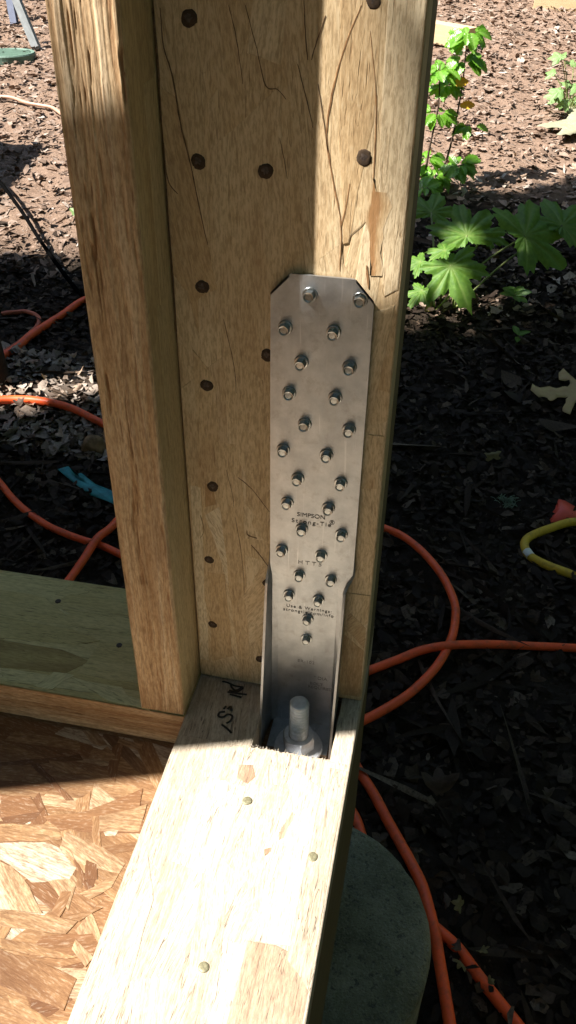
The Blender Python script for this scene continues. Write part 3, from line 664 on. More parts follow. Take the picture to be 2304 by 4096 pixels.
# --- nails
def disc_mesh(name, r, mat, dome=0.0006, n=16, rough=0.0):
    rr = random.Random(2); V = [(0, 0, dome)]; F = []
    for j, (q, z) in enumerate(((0.55, dome * .85), (0.92, dome * .3), (1.0, -0.0002), (1.0, -0.002))):
        for i in range(n):
            a = 2 * math.pi * i / n; k = 1 + rr.uniform(-rough, rough)
            V.append((r * q * k * math.cos(a), r * q * k * math.sin(a), z + rr.uniform(-1, 1) * rough * dome * 2))
    for i in range(n):
        F.append((0, 1 + i, 1 + (i + 1) % n))
        for j in range(3):
            a = 1 + j * n; F.append((a + i, a + n + i, a + n + (i + 1) % n, a + (i + 1) % n))
    return mesh(name, V, F, None, mat, True)
M['hole'] = simple('ragged_nail_hole', (0.055, 0.032, 0.016), 0.95, 0, 0.5, 300)
hole_me = disc_mesh('nail_hole', 0.0041, M['hole'], 0.00005, 16, 0.16)
nail_me = disc_mesh('nail', 0.0031, M['nail'], 0.0003, 16, 0.09)
nailb_me = disc_mesh('nail_bright', 0.0033, M['nail_bright'], 0.0002)
nailp_me = disc_mesh('nail_plate', 0.0035, M['nail_plate'], 0.0002, 16, 0.05)
for i, (x, z) in enumerate([(0.0191, 0.494), (0.0203, 0.4244), (0.0591, 0.4218), (0.1135, 0.4321), (0.019, 0.3512), (0.0598, 0.3099), (0.0188, 0.2835), (0.0195, 0.202), (0.0137, 0.1327), (0.0591, 0.1177), (0.0137, 0.0638), (0.0531, 0.0322), (0.1131, 0.5048)]):
    o = obj('nail', nailb_me if i in (9,) else nail_me, post, (x, 0.0003, z)); o.rotation_euler = (H, i * 0.9, 0)
    o.scale = (1, 1, 1) if i < 8 else (0.85, 0.85, 0.85)
    h_ = obj('nail_hole', hole_me, post, (x + 0.0003, 0.00012, z - 0.0003)); h_.rotation_euler = (H, i * 1.7, 0); h_.scale = o.scale
for i, (x, y) in enumerate([(0.0695, -0.1121), (0.1255, -0.1465), (0.0714, -0.2351)]):
    o = obj('nail', nailp_me, plate, (x, y, 0.0001)); o.rotation_euler = (0, 0, i)
for i, (x, y) in enumerate([(-0.1583, 0.0621), (-0.0809, 0.0195)]):
    o = obj('nail', nail_me, plate_l, (x, y, 0.0002)); o.rotation_euler = (0, 0, i); o.scale = (.85, .85, .5)

# --- OSB subfloor
floor = obj('subfloor', mesh('subfloor', *box(-2.6, W55 - 0.0008, -2.6, BACK - 0.0008, -T - 0.0205, -T - 0.0022)), None)
floor['kind'] = 'structure'
V = np.array([v.co for v in floor.data.vertices])
for k, a in dict(gp=gp_of(V, 'x'), tone=np.full(8, 0.4), rim=np.zeros(8)).items():
    a = np.asarray(a, np.float32); t = floor.data.attributes.new(k, 'FLOAT_VECTOR' if a.ndim == 2 else 'FLOAT', 'POINT'); t.data.foreach_set('vector' if a.ndim == 2 else 'value', a.ravel())
floor.data.materials.append(M['osb'])
to_fl = lambda u, v, h: (u, v, -T - 0.0022 + h)
lay_strands(floor, 110, -0.46, -0.002, -0.46, -D - 0.0015, False, (0.08, 0.19), (0.018, 0.050), 0.3, to_fl, M['osb'], (0.50, 0.28), 61, 0.0001, 0.000003, None, (0.1, 1.8), 0.16)
lay_strands(floor, 95, -0.40, -0.002, -0.42, -D - 0.0015, False, (0.02, 0.10), (0.004, 0.018), 0.4, to_fl, M['osb'], (0.46, 0.32), 62, 0.00045, 0.000003, None, (0.3, 2.0), 0.3)

# --- rim joist, beam, pier below
FLAKES = [([(-0.1471, -0.0934), (-0.0964, -0.0765), (-0.0859, -0.0721), (-0.0803, -0.0771), (-0.1145, -0.0875), (-0.1452, -0.0971)], 0, 0.05), ([(-0.1225, -0.0892), (-0.1141, -0.0884), (-0.0731, -0.1145), (-0.0793, -0.1158)], -0.7, 0.1), ([(-0.0728, -0.0693), (-0.0661, -0.0595), (-0.0512, -0.0708), (-0.0673, -0.0743)], 0, 0.6), ([(-0.1093, -0.0833), (-0.0908, -0.0814), (-0.0654, -0.0879), (-0.0948, -0.0922)], -0.2, 0.5), ([(-0.0592, -0.0496), (-0.0372, -0.0512), (-0.0384, -0.0578), (-0.0593, -0.0539)], -0.2, 0.6), ([(-0.1328, -0.1216), (-0.1087, -0.1184), (-0.0948, -0.1301), (-0.1227, -0.1415)], 0, 0.3), ([(-0.1203, -0.1463), (-0.0748, -0.1375), (-0.0681, -0.1491), (-0.113, -0.1607)], 0, 0.5), ([(-0.091, -0.133), (-0.0612, -0.123), (-0.0227, -0.0924), (-0.0178, -0.1156), (-0.042, -0.1297), (-0.0723, -0.1431)], 0.2, 0.28), ([(-0.1056, -0.1755), (-0.0951, -0.1773), (-0.075, -0.1897), (-0.0576, -0.2056), (-0.0885, -0.2092)], -0.7, 0.86), ([(-0.1128, -0.1612), (-0.0791, -0.1535), (-0.0668, -0.1557), (-0.048, -0.1681), (-0.0492, -0.178), (-0.0752, -0.1858), (-0.089, -0.18), (-0.1063, -0.174)], -0.2, 1.0), ([(-0.0789, -0.2281), (-0.0559, -0.2268), (-0.0208, -0.229), (-0.0288, -0.232), (-0.0754, -0.235)], -0.2, 0.55), ([(-0.0754, -0.235), (-0.0451, -0.2375), (-0.0164, -0.2427), (-0.0168, -0.263), (-0.0645, -0.2567)], -0.3, 0.36), ([(-0.0885, -0.2092), (-0.0312, -0.2059), (-0.0357, -0.2162), (-0.0828, -0.2204)], -0.1, 0.66), ([(-0.0484, -0.1239), (-0.0147, -0.1058), (-0.0125, -0.1304), (-0.0425, -0.1368)], 0.1, 0.6), ([(-0.0545, -0.1252), (-0.0484, -0.1239), (-0.036, -0.1491), (-0.0431, -0.1472)], -1.4, 0.42), ([(-0.0668, -0.1557), (-0.0679, -0.1422), (-0.0345, -0.1488), (-0.0138, -0.1576), (-0.0153, -0.166), (-0.0485, -0.165)], -0.4, 0.76), ([(-0.052, -0.203), (-0.0512, -0.1877), (-0.0441, -0.1862), (-0.0435, -0.1982), (-0.0447, -0.2059)], 1.1, 0.4), ([(-0.0379, -0.1865), (-0.0153, -0.166), (-0.0171, -0.1774), (-0.0292, -0.1892)], 0.4, 0.6), ([(-0.0395, -0.1362), (-0.0281, -0.132), (-0.0293, -0.1374), (-0.0367, -0.139)], 0, 1.0), ([(-0.061, -0.1544), (-0.0546, -0.1581), (-0.0364, -0.1753), (-0.0387, -0.1773), (-0.0493, -0.1668)], -1.0, 0.08), ([(-0.0439, -0.1608), (-0.034, -0.1619), (-0.0293, -0.1737), (-0.0378, -0.1756)], -1.4, 0.15), ([(-0.0447, -0.2059), (-0.0172, -0.1927), (-0.0299, -0.2056)], 0.2, 0.5), ([(-0.0276, -0.218), (-0.0109, -0.2269), (-0.0136, -0.2342), (-0.0276, -0.2249)], -0.8, 0.72)]
FLAKES = [(clip(P if area(P) > 0 else P[::-1], -0.5, -0.001, -0.5, -D - 0.0015), a, t) for P, a, t in FLAKES]
explicit(floor, to_fl, M['osb'], [q for q in FLAKES if len(q[0]) > 2], 0.00078)
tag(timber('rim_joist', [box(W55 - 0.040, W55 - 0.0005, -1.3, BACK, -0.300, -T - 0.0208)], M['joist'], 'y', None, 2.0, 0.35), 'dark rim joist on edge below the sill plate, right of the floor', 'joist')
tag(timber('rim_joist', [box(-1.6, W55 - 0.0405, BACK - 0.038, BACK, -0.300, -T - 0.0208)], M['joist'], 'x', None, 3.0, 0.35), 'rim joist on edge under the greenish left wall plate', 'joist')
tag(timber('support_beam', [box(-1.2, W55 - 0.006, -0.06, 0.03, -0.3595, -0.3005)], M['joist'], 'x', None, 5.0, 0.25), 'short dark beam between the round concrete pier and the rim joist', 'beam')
def pier():
    V, F = [], []; n = 72; c = pier_c; r = 0.139; rr = random.Random(8)
    prof = [(0.0, -0.360), (0.35, -0.360), (0.7, -0.3602), (0.93, -0.3603), (0.985, -0.3625), (1.0, -0.368), (1.0, -0.43), (1.005, -0.56)]
    for j, (q, z) in enumerate(prof[1:]):
        for i in range(n):
            a = 2 * math.pi * i / n
            k = 1 + (rr.uniform(-.006, .003) if 2 < j < 6 else 0)
            V.append((c[0] + r * q * k * math.cos(a), c[1] + r * q * k * math.sin(a), z + (rr.uniform(-.0012, .0012) if 0 < j < 4 else 0)))
    F.append(tuple(range(n)))
    for j in range(len(prof) - 2):
        for i in range(n): F.append((j * n + i, (j + 1) * n + i, (j + 1) * n + (i + 1) % n, j * n + (i + 1) % n))
    o = obj('concrete_pier', mesh('concrete_pier', V, F, None, M['concrete'], True))
    tag(o, 'round mossy concrete pier on the ground below the near end of the plate', 'pier')
pier()

# ------------------------------------------------------------------ steel hold-down strap
strap = thing('hold_down_strap', 'tall galvanized steel hold-down strap screwed to the post face', 'bracket', (0.094, 0, -0.035))
SO = np.array(WL['hold_down_strap'])
SX0, SX1 = 0.0628, 0.1256
def strap_mesh():
    """one bent sheet: cross-section rows from the top down; below z = .137 the sides fold forward as flanges"""
    t = 0.003
    rows = []
    for z in (0.3653, 0.362, 0.3585, 0.3555, 0.3530, 0.30, 0.25, 0.20, 0.16, 0.146, 0.140, 0.136, 0.131, 0.126, 0.11, 0.08, 0.04, 0.0, -0.0345):
        cut = max(0, z - 0.3528) * 0.92
        x0, x1 = SX0 + cut, SX1 - cut
        g = min(1, max(0, (0.142 - z) / 0.016)); g = g * g * (3 - 2 * g)     # fold progress
        dep = 0 if z > 0.142 else 0.004 + (0.142 - z) / 0.177 * 0.031
        bx0 = x0 + (0.0664 - SX0) * g; bx1 = x1 + (0.1182 - SX1) * g
        fx0 = x0 - 0.0006 * g; fx1 = x1 - 0.0058 * g
        f = dep * g
        row = [(fx0 + (bx0 - fx0) * 0.0, -f), (fx0 + (bx0 - fx0) * (1 - g) * 0.35 + 0.0006 * g, -f * 0.55), (bx0 - 0.0016 * g if g else bx0 + 0.002, -f * 0.1), (bx0 + 0.003, 0)]
        mid = [(bx0 + (bx1 - bx0) * k, 0) for k in (0.25, 0.5, 0.75)]
        rw = [(bx1 - 0.003, 0), (bx1 + 0.0016 * g if g else bx1 - 0.002, -f * 0.1), (fx1 - (fx1 - bx1) * (1 - g) * 0.35 - 0.0004 * g, -f * 0.55), (fx1, -f)]
        rows.append([(x, y, z) for x, y in row + mid + rw])
    n = len(rows[0]); V = []
    for r_ in rows: V += [(x, -t + y, z) for x, y, z in r_]
    F = []
    for j in range(len(rows) - 1):
        for i in range(n - 1): F.append((j * n + i, (j + 1) * n + i, (j + 1) * n + i + 1, j * n + i + 1))
    return mesh('strap_sheet', np.array(V) - SO, F, None, M['steel'])
o = sheet_o = obj('strap_sheet', strap_mesh(), strap, SO)
md = o.modifiers.new('thickness', 'SOLIDIFY'); md.thickness = 0.0019; md.offset = -1.0
md = o.modifiers.new('bevel', 'BEVEL'); md.width = 0.0004; md.segments = 2; md.limit_method = 'ANGLE'; md.angle_limit = 1.0
# seat plate in the pocket
V, F = box(0.0668, 0.1178, -0.0345, -0.0008, -0.0362, -0.0335)
obj('seat', mesh('seat', np.array(V) - SO, F, None, M['steel']), strap, SO)
# hex washer head screws
def screw_mesh():
    V, F = [], []
    def ring(r, z, n, hexa=False, c=0):
        i0 = len(V)
        for i in range(n):
            a = 2 * math.pi * i / n
            k = r / math.cos(((a + math.pi / 6) % (math.pi / 3)) - math.pi / 6) * math.cos(math.pi / 6) if hexa else r
            V.append((k * math.cos(a), k * math.sin(a), z))
        return i0
    n = 24
    rs = [ring(0.0046, -0.001, n), ring(0.0046, 0.0006, n), ring(0.0043, 0.0011, n), ring(0.0036, 0.0012, n, True), ring(0.00355, 0.0049, n, True), ring(0.0031, 0.0056, n), ring(0.0026, 0.0055, n), ring(0.0020, 0.0051, n)]
    for a, b in zip(rs, rs[1:]):
        for i in range(n): F.append((a + i, a + (i + 1) % n, b + (i + 1) % n, b + i))
    F.append(tuple(rs[-1] + i for i in range(n)))
    return mesh('screw', V, F, None, M['zinc'])
SCR = screw_mesh()
SC = [(0.087, 0.3537), (0.1172, 0.3536), (0.0723, 0.3312), (0.1023, 0.3312), (0.0829, 0.309), (0.1133, 0.3089), (0.0754, 0.2865), (0.1054, 0.2867), (0.0861, 0.2645), (0.1156, 0.2642), (0.0719, 0.2428), (0.1015, 0.2426), (0.0824, 0.2207), (0.1123, 0.2212), (0.0752, 0.1992), (0.1047, 0.1991), (0.0862, 0.1773), (0.1151, 0.1771), (0.0718, 0.1556), (0.1012, 0.1555), (0.0854, 0.1334), (0.1093, 0.1331), (0.0778, 0.1122), (0.1007, 0.1114), (0.093, 0.0898), (0.0926, 0.0679)]
for i, (x, z) in enumerate(SC):
    o = obj('screw', SCR, strap, (x, -0.0030 - random.uniform(0, 0.0005), z)); o.rotation_euler = (H + random.uniform(-.07, .07), random.uniform(0, 1), random.uniform(-.07, .07))
def lettering(body, x, z, size, mat, align='CENTER', space=1.0):
    cu = bpy.data.curves.new('lettering', 'FONT'); cu.body = body; cu.size = size; cu.align_x = align; cu.align_y = 'CENTER'; cu.extrude = 0.0001; cu.space_character = space
    t = bpy.data.objects.new('tmp', cu); COL.objects.link(t)
    dg = bpy.context.evaluated_depsgraph_get(); me = bpy.data.meshes.new_from_object(t.evaluated_get(dg))
    bpy.data.objects.remove(t); me.name = 'lettering'; me.materials.clear(); me.materials.append(mat)
    o = obj('lettering', me, sheet_o, (x, -0.00312, z)); o.rotation_euler = (H, 0, 0)
    return o
def fit_text(body, x0, x1, z, mat, sp):
    o = lettering(body, (x0 + x1) / 2, z, 0.004, mat, 'CENTER', sp)
    xs = [v.co.x for v in o.data.vertices]; k = (x1 - x0) / (max(xs) - min(xs)); o.scale = (k, max(k, 0.9) if k < 1 else min(k, 1.25), 1)
fit_text("SIMPSON", 0.0826, 0.1027, 0.1897, M["stamp"], 1.0)
fit_text("Strong-Tie", 0.0786, 0.1072, 0.1837, M["stamp"], 1.25)
fit_text("\u00ae", 0.1060, 0.1097, 0.1862, M["stamp"], 1)
fit_text("HTT5", 0.0841, 0.1017, 0.1457, M["stamp_faint"], 1.5)
fit_text("Use & Warnings:", 0.0759, 0.1112, 0.1002, M["stamp"], 1.2)
fit_text("strongtie.com/info", 0.0734, 0.1130, 0.0958, M["stamp"], 1.2)
fit_text("ER-102", 0.0859, 0.0997, 0.0409, M["stamp_faint"], 1.1)
fit_text("\" DIA.", 0.0999, 0.1120, 0.0238, M["stamp_faint"], 1)
fit_text("BOLT", 0.0968, 0.1076, 0.0164, M["stamp_faint"], 1)
fit_text("REQUIRED", 0.0953, 0.1158, 0.0121, M["stamp_faint"], 1)

# anchor bolt
bolt = thing('anchor_bolt', 'threaded galvanized anchor bolt with hex nut and round washer standing in the strap foot', 'bolt', (0.0932, -0.0305, -0.0335))
BO = np.array(WL['anchor_bolt'])
def bolt_parts():
    n = 28; V, F = [], []
    turns = 14; z0, z1 = 0.008, 0.0553; st = 14
    rows = int(turns * st)
    for j in range(rows + 1):
        for i in range(n):
            a = 2 * math.pi * i / n
            ph = (j / st + i / n) % 1.0
            r = 0.0080 - 0.00125 * abs(2 * ph - 1) ** 1.2
            V.append((r * math.cos(a), r * math.sin(a), z0 + (z1 - z0) * j / rows))
    for j in range(rows):
        for i in range(n): F.append((j * n + i, j * n + (i + 1) % n, (j + 1) * n + (i + 1) % n, (j + 1) * n + i))
    b = len(V)
    for r, z in ((0.0070, z1 + 0.0008), (0.004, z1 + 0.0010)):
        for i in range(n): V.append((r * math.cos(2 * math.pi * i / n), r * math.sin(2 * math.pi * i / n), z))
    for i in range(n):
        F.append((rows * n + i, rows * n + (i + 1) % n, b + (i + 1) % n, b + i)); F.append((b + i, b + (i + 1) % n, b + n + (i + 1) % n, b + n + i))
    F.append(tuple(b + n + i for i in range(n)))
    o = obj('threaded_rod', mesh('threaded_rod', V, F, None, M['bolt'], True), bolt, BO)
    V, F = [], []; n = 36
    def ring(r, z, hexa):
        i0 = len(V)
        for i in range(n):
            a = 2 * math.pi * i / n
            k = r * math.cos(math.pi / 6) / math.cos(((a + math.pi / 6) % (math.pi / 3)) - math.pi / 6) if hexa else r
            V.append((k * math.cos(a), k * math.sin(a), z))
        return i0
    rs = [ring(0.0137, 0.0032, True), ring(0.0137, 0.0158, True), ring(0.0122, 0.0170, False), ring(0.0084, 0.0170, False), ring(0.0082, 0.012, False)]
    for a, b in zip(rs, rs[1:]):
        for i in range(n): F.append((a + i, a + (i + 1) % n, b + (i + 1) % n, b + i))
    o = obj('nut', mesh('nut', V, F, None, M['bolt']), bolt, BO); o.rotation_euler = (0, 0, 0.35)
    V, F = [], []; rs = [ring(0.0205, 0.0, False), ring(0.0205, 0.0024, False), ring(0.0198, 0.0031, False), ring(0.009, 0.0031, False)]
    for a, b in zip(rs, rs[1:]):
        for i in range(n): F.append((a + i, a + (i + 1) % n, b + (i + 1) % n, b + i))
    obj('washer', mesh('washer', V, F, None, M['bolt']), bolt, BO)
bolt_parts()

# ------------------------------------------------------------------ hoses and clutter on the ground
H1 = [(-0.883, 1.11, -0.457), (-0.849, 1.123, -0.455), (-0.794, 1.137, -0.454), (-0.733, 1.138, -0.454), (-0.667, 1.125, -0.455), (-0.584, 1.088, -0.459), (-0.413, 1.006, -0.469), (-0.171, 0.938, -0.476), (0.049, 0.876, -0.482), (0.099, 0.862, -0.483), (0.141, 0.844, -0.484), (0.183, 0.806, -0.486), (0.224, 0.748, -0.489), (0.25, 0.683, -0.492), (0.254, 0.633, -0.492), (0.248, 0.582, -0.493), (0.228, 0.518, -0.493), (0.191, 0.453, -0.493), (0.151, 0.407, -0.493), (0.12, 0.378, -0.493), (0.096, 0.358, -0.493)]
H2 = [(-0.732, 0.865, -0.481), (-0.712, 0.849, -0.482), (-0.676, 0.817, -0.484), (-0.64, 0.79, -0.486), (-0.608, 0.77, -0.487), (-0.563, 0.745, -0.488), (-0.524, 0.731, -0.489), (-0.475, 0.717, -0.489), (-0.439, 0.71, -0.489), (-0.39, 0.693, -0.49), (-0.251, 0.634, -0.491), (-0.075, 0.525, -0.491), (0.025, 0.472, -0.489), (0.08, 0.462, -0.488), (0.119, 0.49, -0.486), (0.165, 0.522, -0.482), (0.202, 0.547, -0.477), (0.245, 0.565, -0.4745), (0.308, 0.589, -0.482), (0.361, 0.605, -0.489), (0.461, 0.622, -0.491), (0.508, 0.627, -0.491)]
H3 = [(-0.457, 0.549, -0.49), (-0.45, 0.608, -0.486), (-0.444, 0.656, -0.480), (-0.439, 0.710, -0.4735), (-0.426, 0.766, -0.478), (-0.411, 0.894, -0.475), (-0.416, 1.104, -0.455), (-0.506, 1.39, -0.422), (-0.672, 1.624, -0.395), (-0.787, 1.682, -0.389), (-0.841, 1.62, -0.396), (-0.862, 1.552, -0.404), (-0.891, 1.472, -0.413), (-0.907, 1.416, -0.419), (-0.916, 1.363, -0.425), (-0.944, 1.298, -0.433)]
H5 = [(-1.035, 1.52, -0.411), (-1.022, 1.529, -0.41), (-0.999, 1.536, -0.409), (-0.98, 1.544, -0.408), (-0.959, 1.541, -0.409), (-0.938, 1.531, -0.41), (-0.92, 1.511, -0.412), (-0.911, 1.475, -0.416), (-0.917, 1.435, -0.421), (-0.927, 1.385, -0.427), (-0.95, 1.332, -0.433)]
H6 = [(-1.99, 3.252, -0.21), (-1.877, 3.255, -0.21), (-1.814, 3.249, -0.21), (-1.73, 3.199, -0.216), (-1.639, 3.173, -0.219), (-1.593, 3.16, -0.221), (-1.551, 3.121, -0.225), (-1.485, 3.052, -0.233)]
HC = [(0.081, 0.372, -0.488), (0.112, 0.326, -0.488), (0.127, 0.299, -0.488), (0.156, 0.26, -0.488), (0.179, 0.223, -0.488), (0.199, 0.193, -0.488), (0.217, 0.164, -0.486), (0.233, 0.134, -0.482), (0.244, 0.101, -0.478), (0.253, 0.072, -0.478), (0.26, 0.047, -0.484), (0.268, 0.016, -0.488), (0.277, -0.022, -0.49), (0.282, -0.049, -0.49), (0.288, -0.08, -0.49)]
HD = [(0.102, 0.252, -0.493), (0.134, 0.222, -0.493), (0.158, 0.172, -0.493), (0.185, 0.134, -0.494), (0.217, 0.108, -0.494), (0.250, 0.090, -0.494), (0.282, 0.068, -0.493), (0.306, 0.042, -0.493), (0.33, 0.017, -0.493), (0.352, -0.005, -0.493), (0.372, -0.027, -0.493), (0.39, -0.049, -0.493)]
YL = [(0.519, 0.968, -0.466), (0.479, 0.958, -0.466), (0.459, 0.952, -0.468), (0.433, 0.937, -0.472), (0.407, 0.919, -0.475), (0.387, 0.901, -0.477), (0.378, 0.883, -0.478), (0.379, 0.866, -0.48), (0.387, 0.847, -0.481), (0.405, 0.834, -0.482), (0.429, 0.823, -0.483), (0.453, 0.814, -0.483), (0.472, 0.809, -0.484), (0.508, 0.801, -0.484), (0.554, 0.835, -0.482), (0.574, 0.894, -0.478), (0.564, 0.955, -0.472)]
def hose(pts, r, mat, label, name='air_hose', cat='hose', dz=0.0, rv=None):
    V, F = tube([(x, y, z + dz) for x, y, z in pts], r, 12, 7, rvar=rv)
    return tag(obj(name, mesh(name, V, F, None, mat, True)), label, cat)
hose(H1, 0.0075, M['hose'], 'orange air hose passing behind the post, sunlit at far left and looping right of it', rv=lambda t: 1.0 + 0.38 * max(0, 1 - t / 0.42), dz=0.012)
hose(H2, 0.0075, M['hose'], 'orange air hose crossing over the loop and running off the right edge of the photo')
hose(H3, 0.0075, M['hose'], 'straight orange hose rising from behind the greenish plate and bending round behind the stud', rv=lambda t: 1.0 + 0.40 * t)
hose(H5, 0.0062, M['hose_faded'], 'faded thin red hose with a small hooked bend beside the dark trunk', 'thin_hose')
hose(H6, 0.0075, M['hose_pale'], 'pale orange hose in full sun on the mulch at upper left', 'pale_hose')
hose(HC, 0.0075, M['hose'], 'orange hose hugging the right rim of the concrete pier')
hose(HD, 0.0075, M['hose'], 'orange hose running from under the pier towards the bottom right corner')
yl = thing('yellow_hose', 'yellow hose bent in a small loop at the right edge, before the red scrap', 'hose', YL[6])
V, F = tube(YL, 0.0085, 12, 7)
obj('tubing', mesh('tubing', np.array(V) - np.array(WL['yellow_hose']), F, None, M['yellow'], True), yl, WL['yellow_hose'])
V, F = tube([(0.3815, 0.858, -0.4795), (0.3855, 0.850, -0.480), (0.389, 0.8445, -0.4805)], 0.0089, 12, 4)
obj('white_patch', mesh('white_patch', np.array(V) - np.array(WL['yellow_hose']), F, None, M['white'], True), yl, WL['yellow_hose'])

def sheet(name, outline_, zf, mat, thick=0.0015, attrs=False, inner=0.5):
    """flat irregular sheet with real thickness over the ground"""
    n = len(outline_); c = np.mean(np.array(outline_), 0); V, F = [], []
    for k in (1.0, inner):
        for x, y in outline_:
            px, py = c[0] + (x - c[0]) * k, c[1] + (y - c[1]) * k; V.append((px, py, zf(px, py, k)))
    V.append((c[0], c[1], zf(c[0], c[1], 0)))
    for i in range(n):
        j = (i + 1) % n; F += [(i, j, n + j, n + i), (n + i, n + j, 2 * n)]
    m = len(V); V += [(x, y, z - thick) for x, y, z in V]; F += [tuple(q + m for q in f[::-1]) for f in F]
    F += [(i + m, (i + 1) % n + m, (i + 1) % n, i) for i in range(n)]
    A = None
    if attrs:
        P = np.array(V); A = dict(gp=(P - P.mean(0)) * 25, tone=np.zeros(len(P)))
    return mesh(name, V, F, A, mat, True)
RED = [(0.448, 1.031), (0.461, 1.028), (0.479, 1.015), (0.484, 1.008), (0.488, 0.978), (0.456, 0.967), (0.431, 0.956), (0.429, 0.965), (0.438, 0.966), (0.434, 0.976), (0.442, 0.985), (0.435, 0.989), (0.44, 0.999), (0.443, 1.014)]
fragments(16000, -4.2, 2.6, 1.7, 7.0, 0.010, 0.04, 14, 0.2, 0.009, M['litter_chip'], 'bark_fibre_mulch', 'shredded bark fibres mixed through the sunny mulch behind', 'mulch', 0.7, 23, keep_far, 5)
def near_hose(P, n, seed, label):
    r = np.random.default_rng(seed); Q = np.array(P); i = r.integers(0, len(Q) - 1, n); t = r.random(n)
    xy = Q[i, :2] * (1 - t)[:, None] + Q[i + 1, :2] * t[:, None] + r.normal(0, 0.007, (n, 2))
    x0, x1, y0, y1 = xy[:, 0].min(), xy[:, 0].max(), xy[:, 1].min(), xy[:, 1].max(); k = [0]
    def kp(x, y, r_): x[:] = xy[:, 0]; y[:] = xy[:, 1]; return np.ones(n, bool)
    fragments(n, x0, x1, y0, y1, 0.006, 0.026, 5, 0.35, 0.019, M['litter_dark'], 'hose_debris', label, 'leaf litter', 0.9, seed, kp)
near_hose(H2[12:], 90, 51, 'bits of dark litter caught on the crossing orange hose')
near_hose(HD[4:], 40, 53, 'bits of dark litter caught on the orange hose near the bottom right')
tag(obj('red_scrap', sheet('red_scrap', RED, lambda x, y, k: gz(x, y) + 0.008 + 0.012 * (1 - k), M['red'])), 'torn red plastic scrap lying behind the yellow hose loop', 'scrap')
TAPE = [(-0.611, 0.914), (-0.595, 0.933), (-0.58, 0.909), (-0.559, 0.917), (-0.516, 0.89), (-0.474, 0.87), (-0.453, 0.859), (-0.441, 0.826), (-0.457, 0.834), (-0.516, 0.855), (-0.573, 0.893)]
tag(obj('tape_strip', sheet('tape_strip', TAPE, lambda x, y, k: gz(x, y) + 0.012 + 0.004 * math.sin(x * 90), M['teal'], 0.001)), 'crumpled strip of teal tape on dark litter left of the stud', 'tape')
def rock():
    bm = bmesh.new(); bmesh.ops.create_icosphere(bm, subdivisions=3, radius=1)
    for v in bm.verts:
        p = v.co.copy(); k = 1 + 0.16 * math.sin(p.x * 3 + 1) * math.cos(p.y * 2.6) + 0.10 * math.sin(p.z * 5 + p.x * 4)
        v.co = Vector((p.x * 0.030, p.y * 0.024, p.z * 0.024)) * k
    me = bpy.data.meshes.new('stone'); bm.to_mesh(me); bm.free(); me.materials.append(M['stone'])
    me.polygons.foreach_set('use_smooth', [True] * len(me.polygons))
    tag(obj('stone', me, None, (-0.567, 1.012, gz(-0.56, 1.0) + 0.014)), 'rounded brown stone half hidden by the stud, between hose and teal tape', 'stone')
rock()
V, F = tube([(-1.59, 2.462, -0.24), (-1.394, 2.252, -0.26), (-1.215, 2.055, -0.30), (-1.099, 1.917, -0.33), (-0.992, 1.791, -0.352), (-0.903, 1.697, -0.376), (-0.851, 1.648, -0.389), (-0.759, 1.575, -0.402)], 0.0062, 10, 6)
tag(obj('black_cord', mesh('black_cord', V, F, None, M['black'], True)), 'black power cord slanting down to the ground behind the stud', 'cord')

# valve box lid
lid = thing('valve_box_lid', 'round green plastic valve box lid in the mulch at upper left', 'lid', (-2.13, 3.865, gz(0, 3.865)))
def lid_parts():
    n = 48; V, F = [], []; r = 0.135
    for q, z in ((1.0, -0.02), (1.0, 0.014), (0.97, 0.020), (0.90, 0.020), (0.88, 0.0165), (0.0, 0.0165)):
        for i in range(n): V.append((r * q * math.cos(2 * math.pi * i / n), r * q * math.sin(2 * math.pi * i / n), z))
    for j in range(5):
        for i in range(n): F.append((j * n + i, j * n + (i + 1) % n, (j + 1) * n + (i + 1) % n, (j + 1) * n + i))
    dsc = obj('disc', mesh('disc', V, F, None, M['lid']), lid, WL['valve_box_lid'])
    parts = []
    for i in range(-4, 5):
        y = i * 0.024; hw = math.sqrt(max(0, 0.112 ** 2 - y * y)); parts.append(box(-hw, hw, y - 0.004, y + 0.004, 0.0160, 0.0192))
    V, F = join(parts); obj('tread_rib', mesh('tread_rib', V, F, None, M['lid']), dsc, WL['valve_box_lid'])
lid_parts()
# trestle whose two legs show at the upper left edge
tr = thing('metal_trestle', 'metal trestle with one pale and one blue-grey leg at the upper left corner', 'trestle', (-2.2, 4.2, gz(0, 4.2)))
def bar(a, b, w_, d_):
    a, b = Vector(a), Vector(b); z = (b - a).normalized(); x = z.cross(Vector((0, 1, 0))).normalized(); y = z.cross(x)
    V = [p + x * sx * w_ / 2 + y * sy * d_ / 2 for p in (a, b) for sx, sy in ((-1, -1), (1, -1), (1, 1), (-1, 1))]
    return V, [(3, 2, 1, 0), (4, 5, 6, 7), (0, 1, 5, 4), (1, 2, 6, 5), (2, 3, 7, 6), (3, 0, 4, 7)]
TO = np.array(WL['metal_trestle'])
for a, b, m_ in (((-2.048, 4.028, gz(0, 4.028) - 0.01), (-2.40, 4.22, 0.62), 'pole_white'), ((-2.80, 4.45, gz(0, 4.45) - 0.01), (-2.42, 4.24, 0.62), 'pole_white'),
                 ((-2.392, 4.497, gz(0, 4.497) - 0.01), (-2.55, 4.75, 0.62), 'pole_blue'), ((-3.1, 5.0, gz(0, 5.0) - 0.01), (-2.57, 4.77, 0.62), 'pole_blue')):
    V, F = bar(a, b, 0.040, 0.026); obj('leg', mesh('leg', np.array(V) - TO, F, None, M[m_]), tr, TO)
V, F = bar((-2.36, 4.16, 0.60), (-2.60, 4.84, 0.60), 0.05, 0.05); obj('crossbar', mesh('crossbar', np.array(V) - TO, F, None, M['pole_white']), tr, TO)
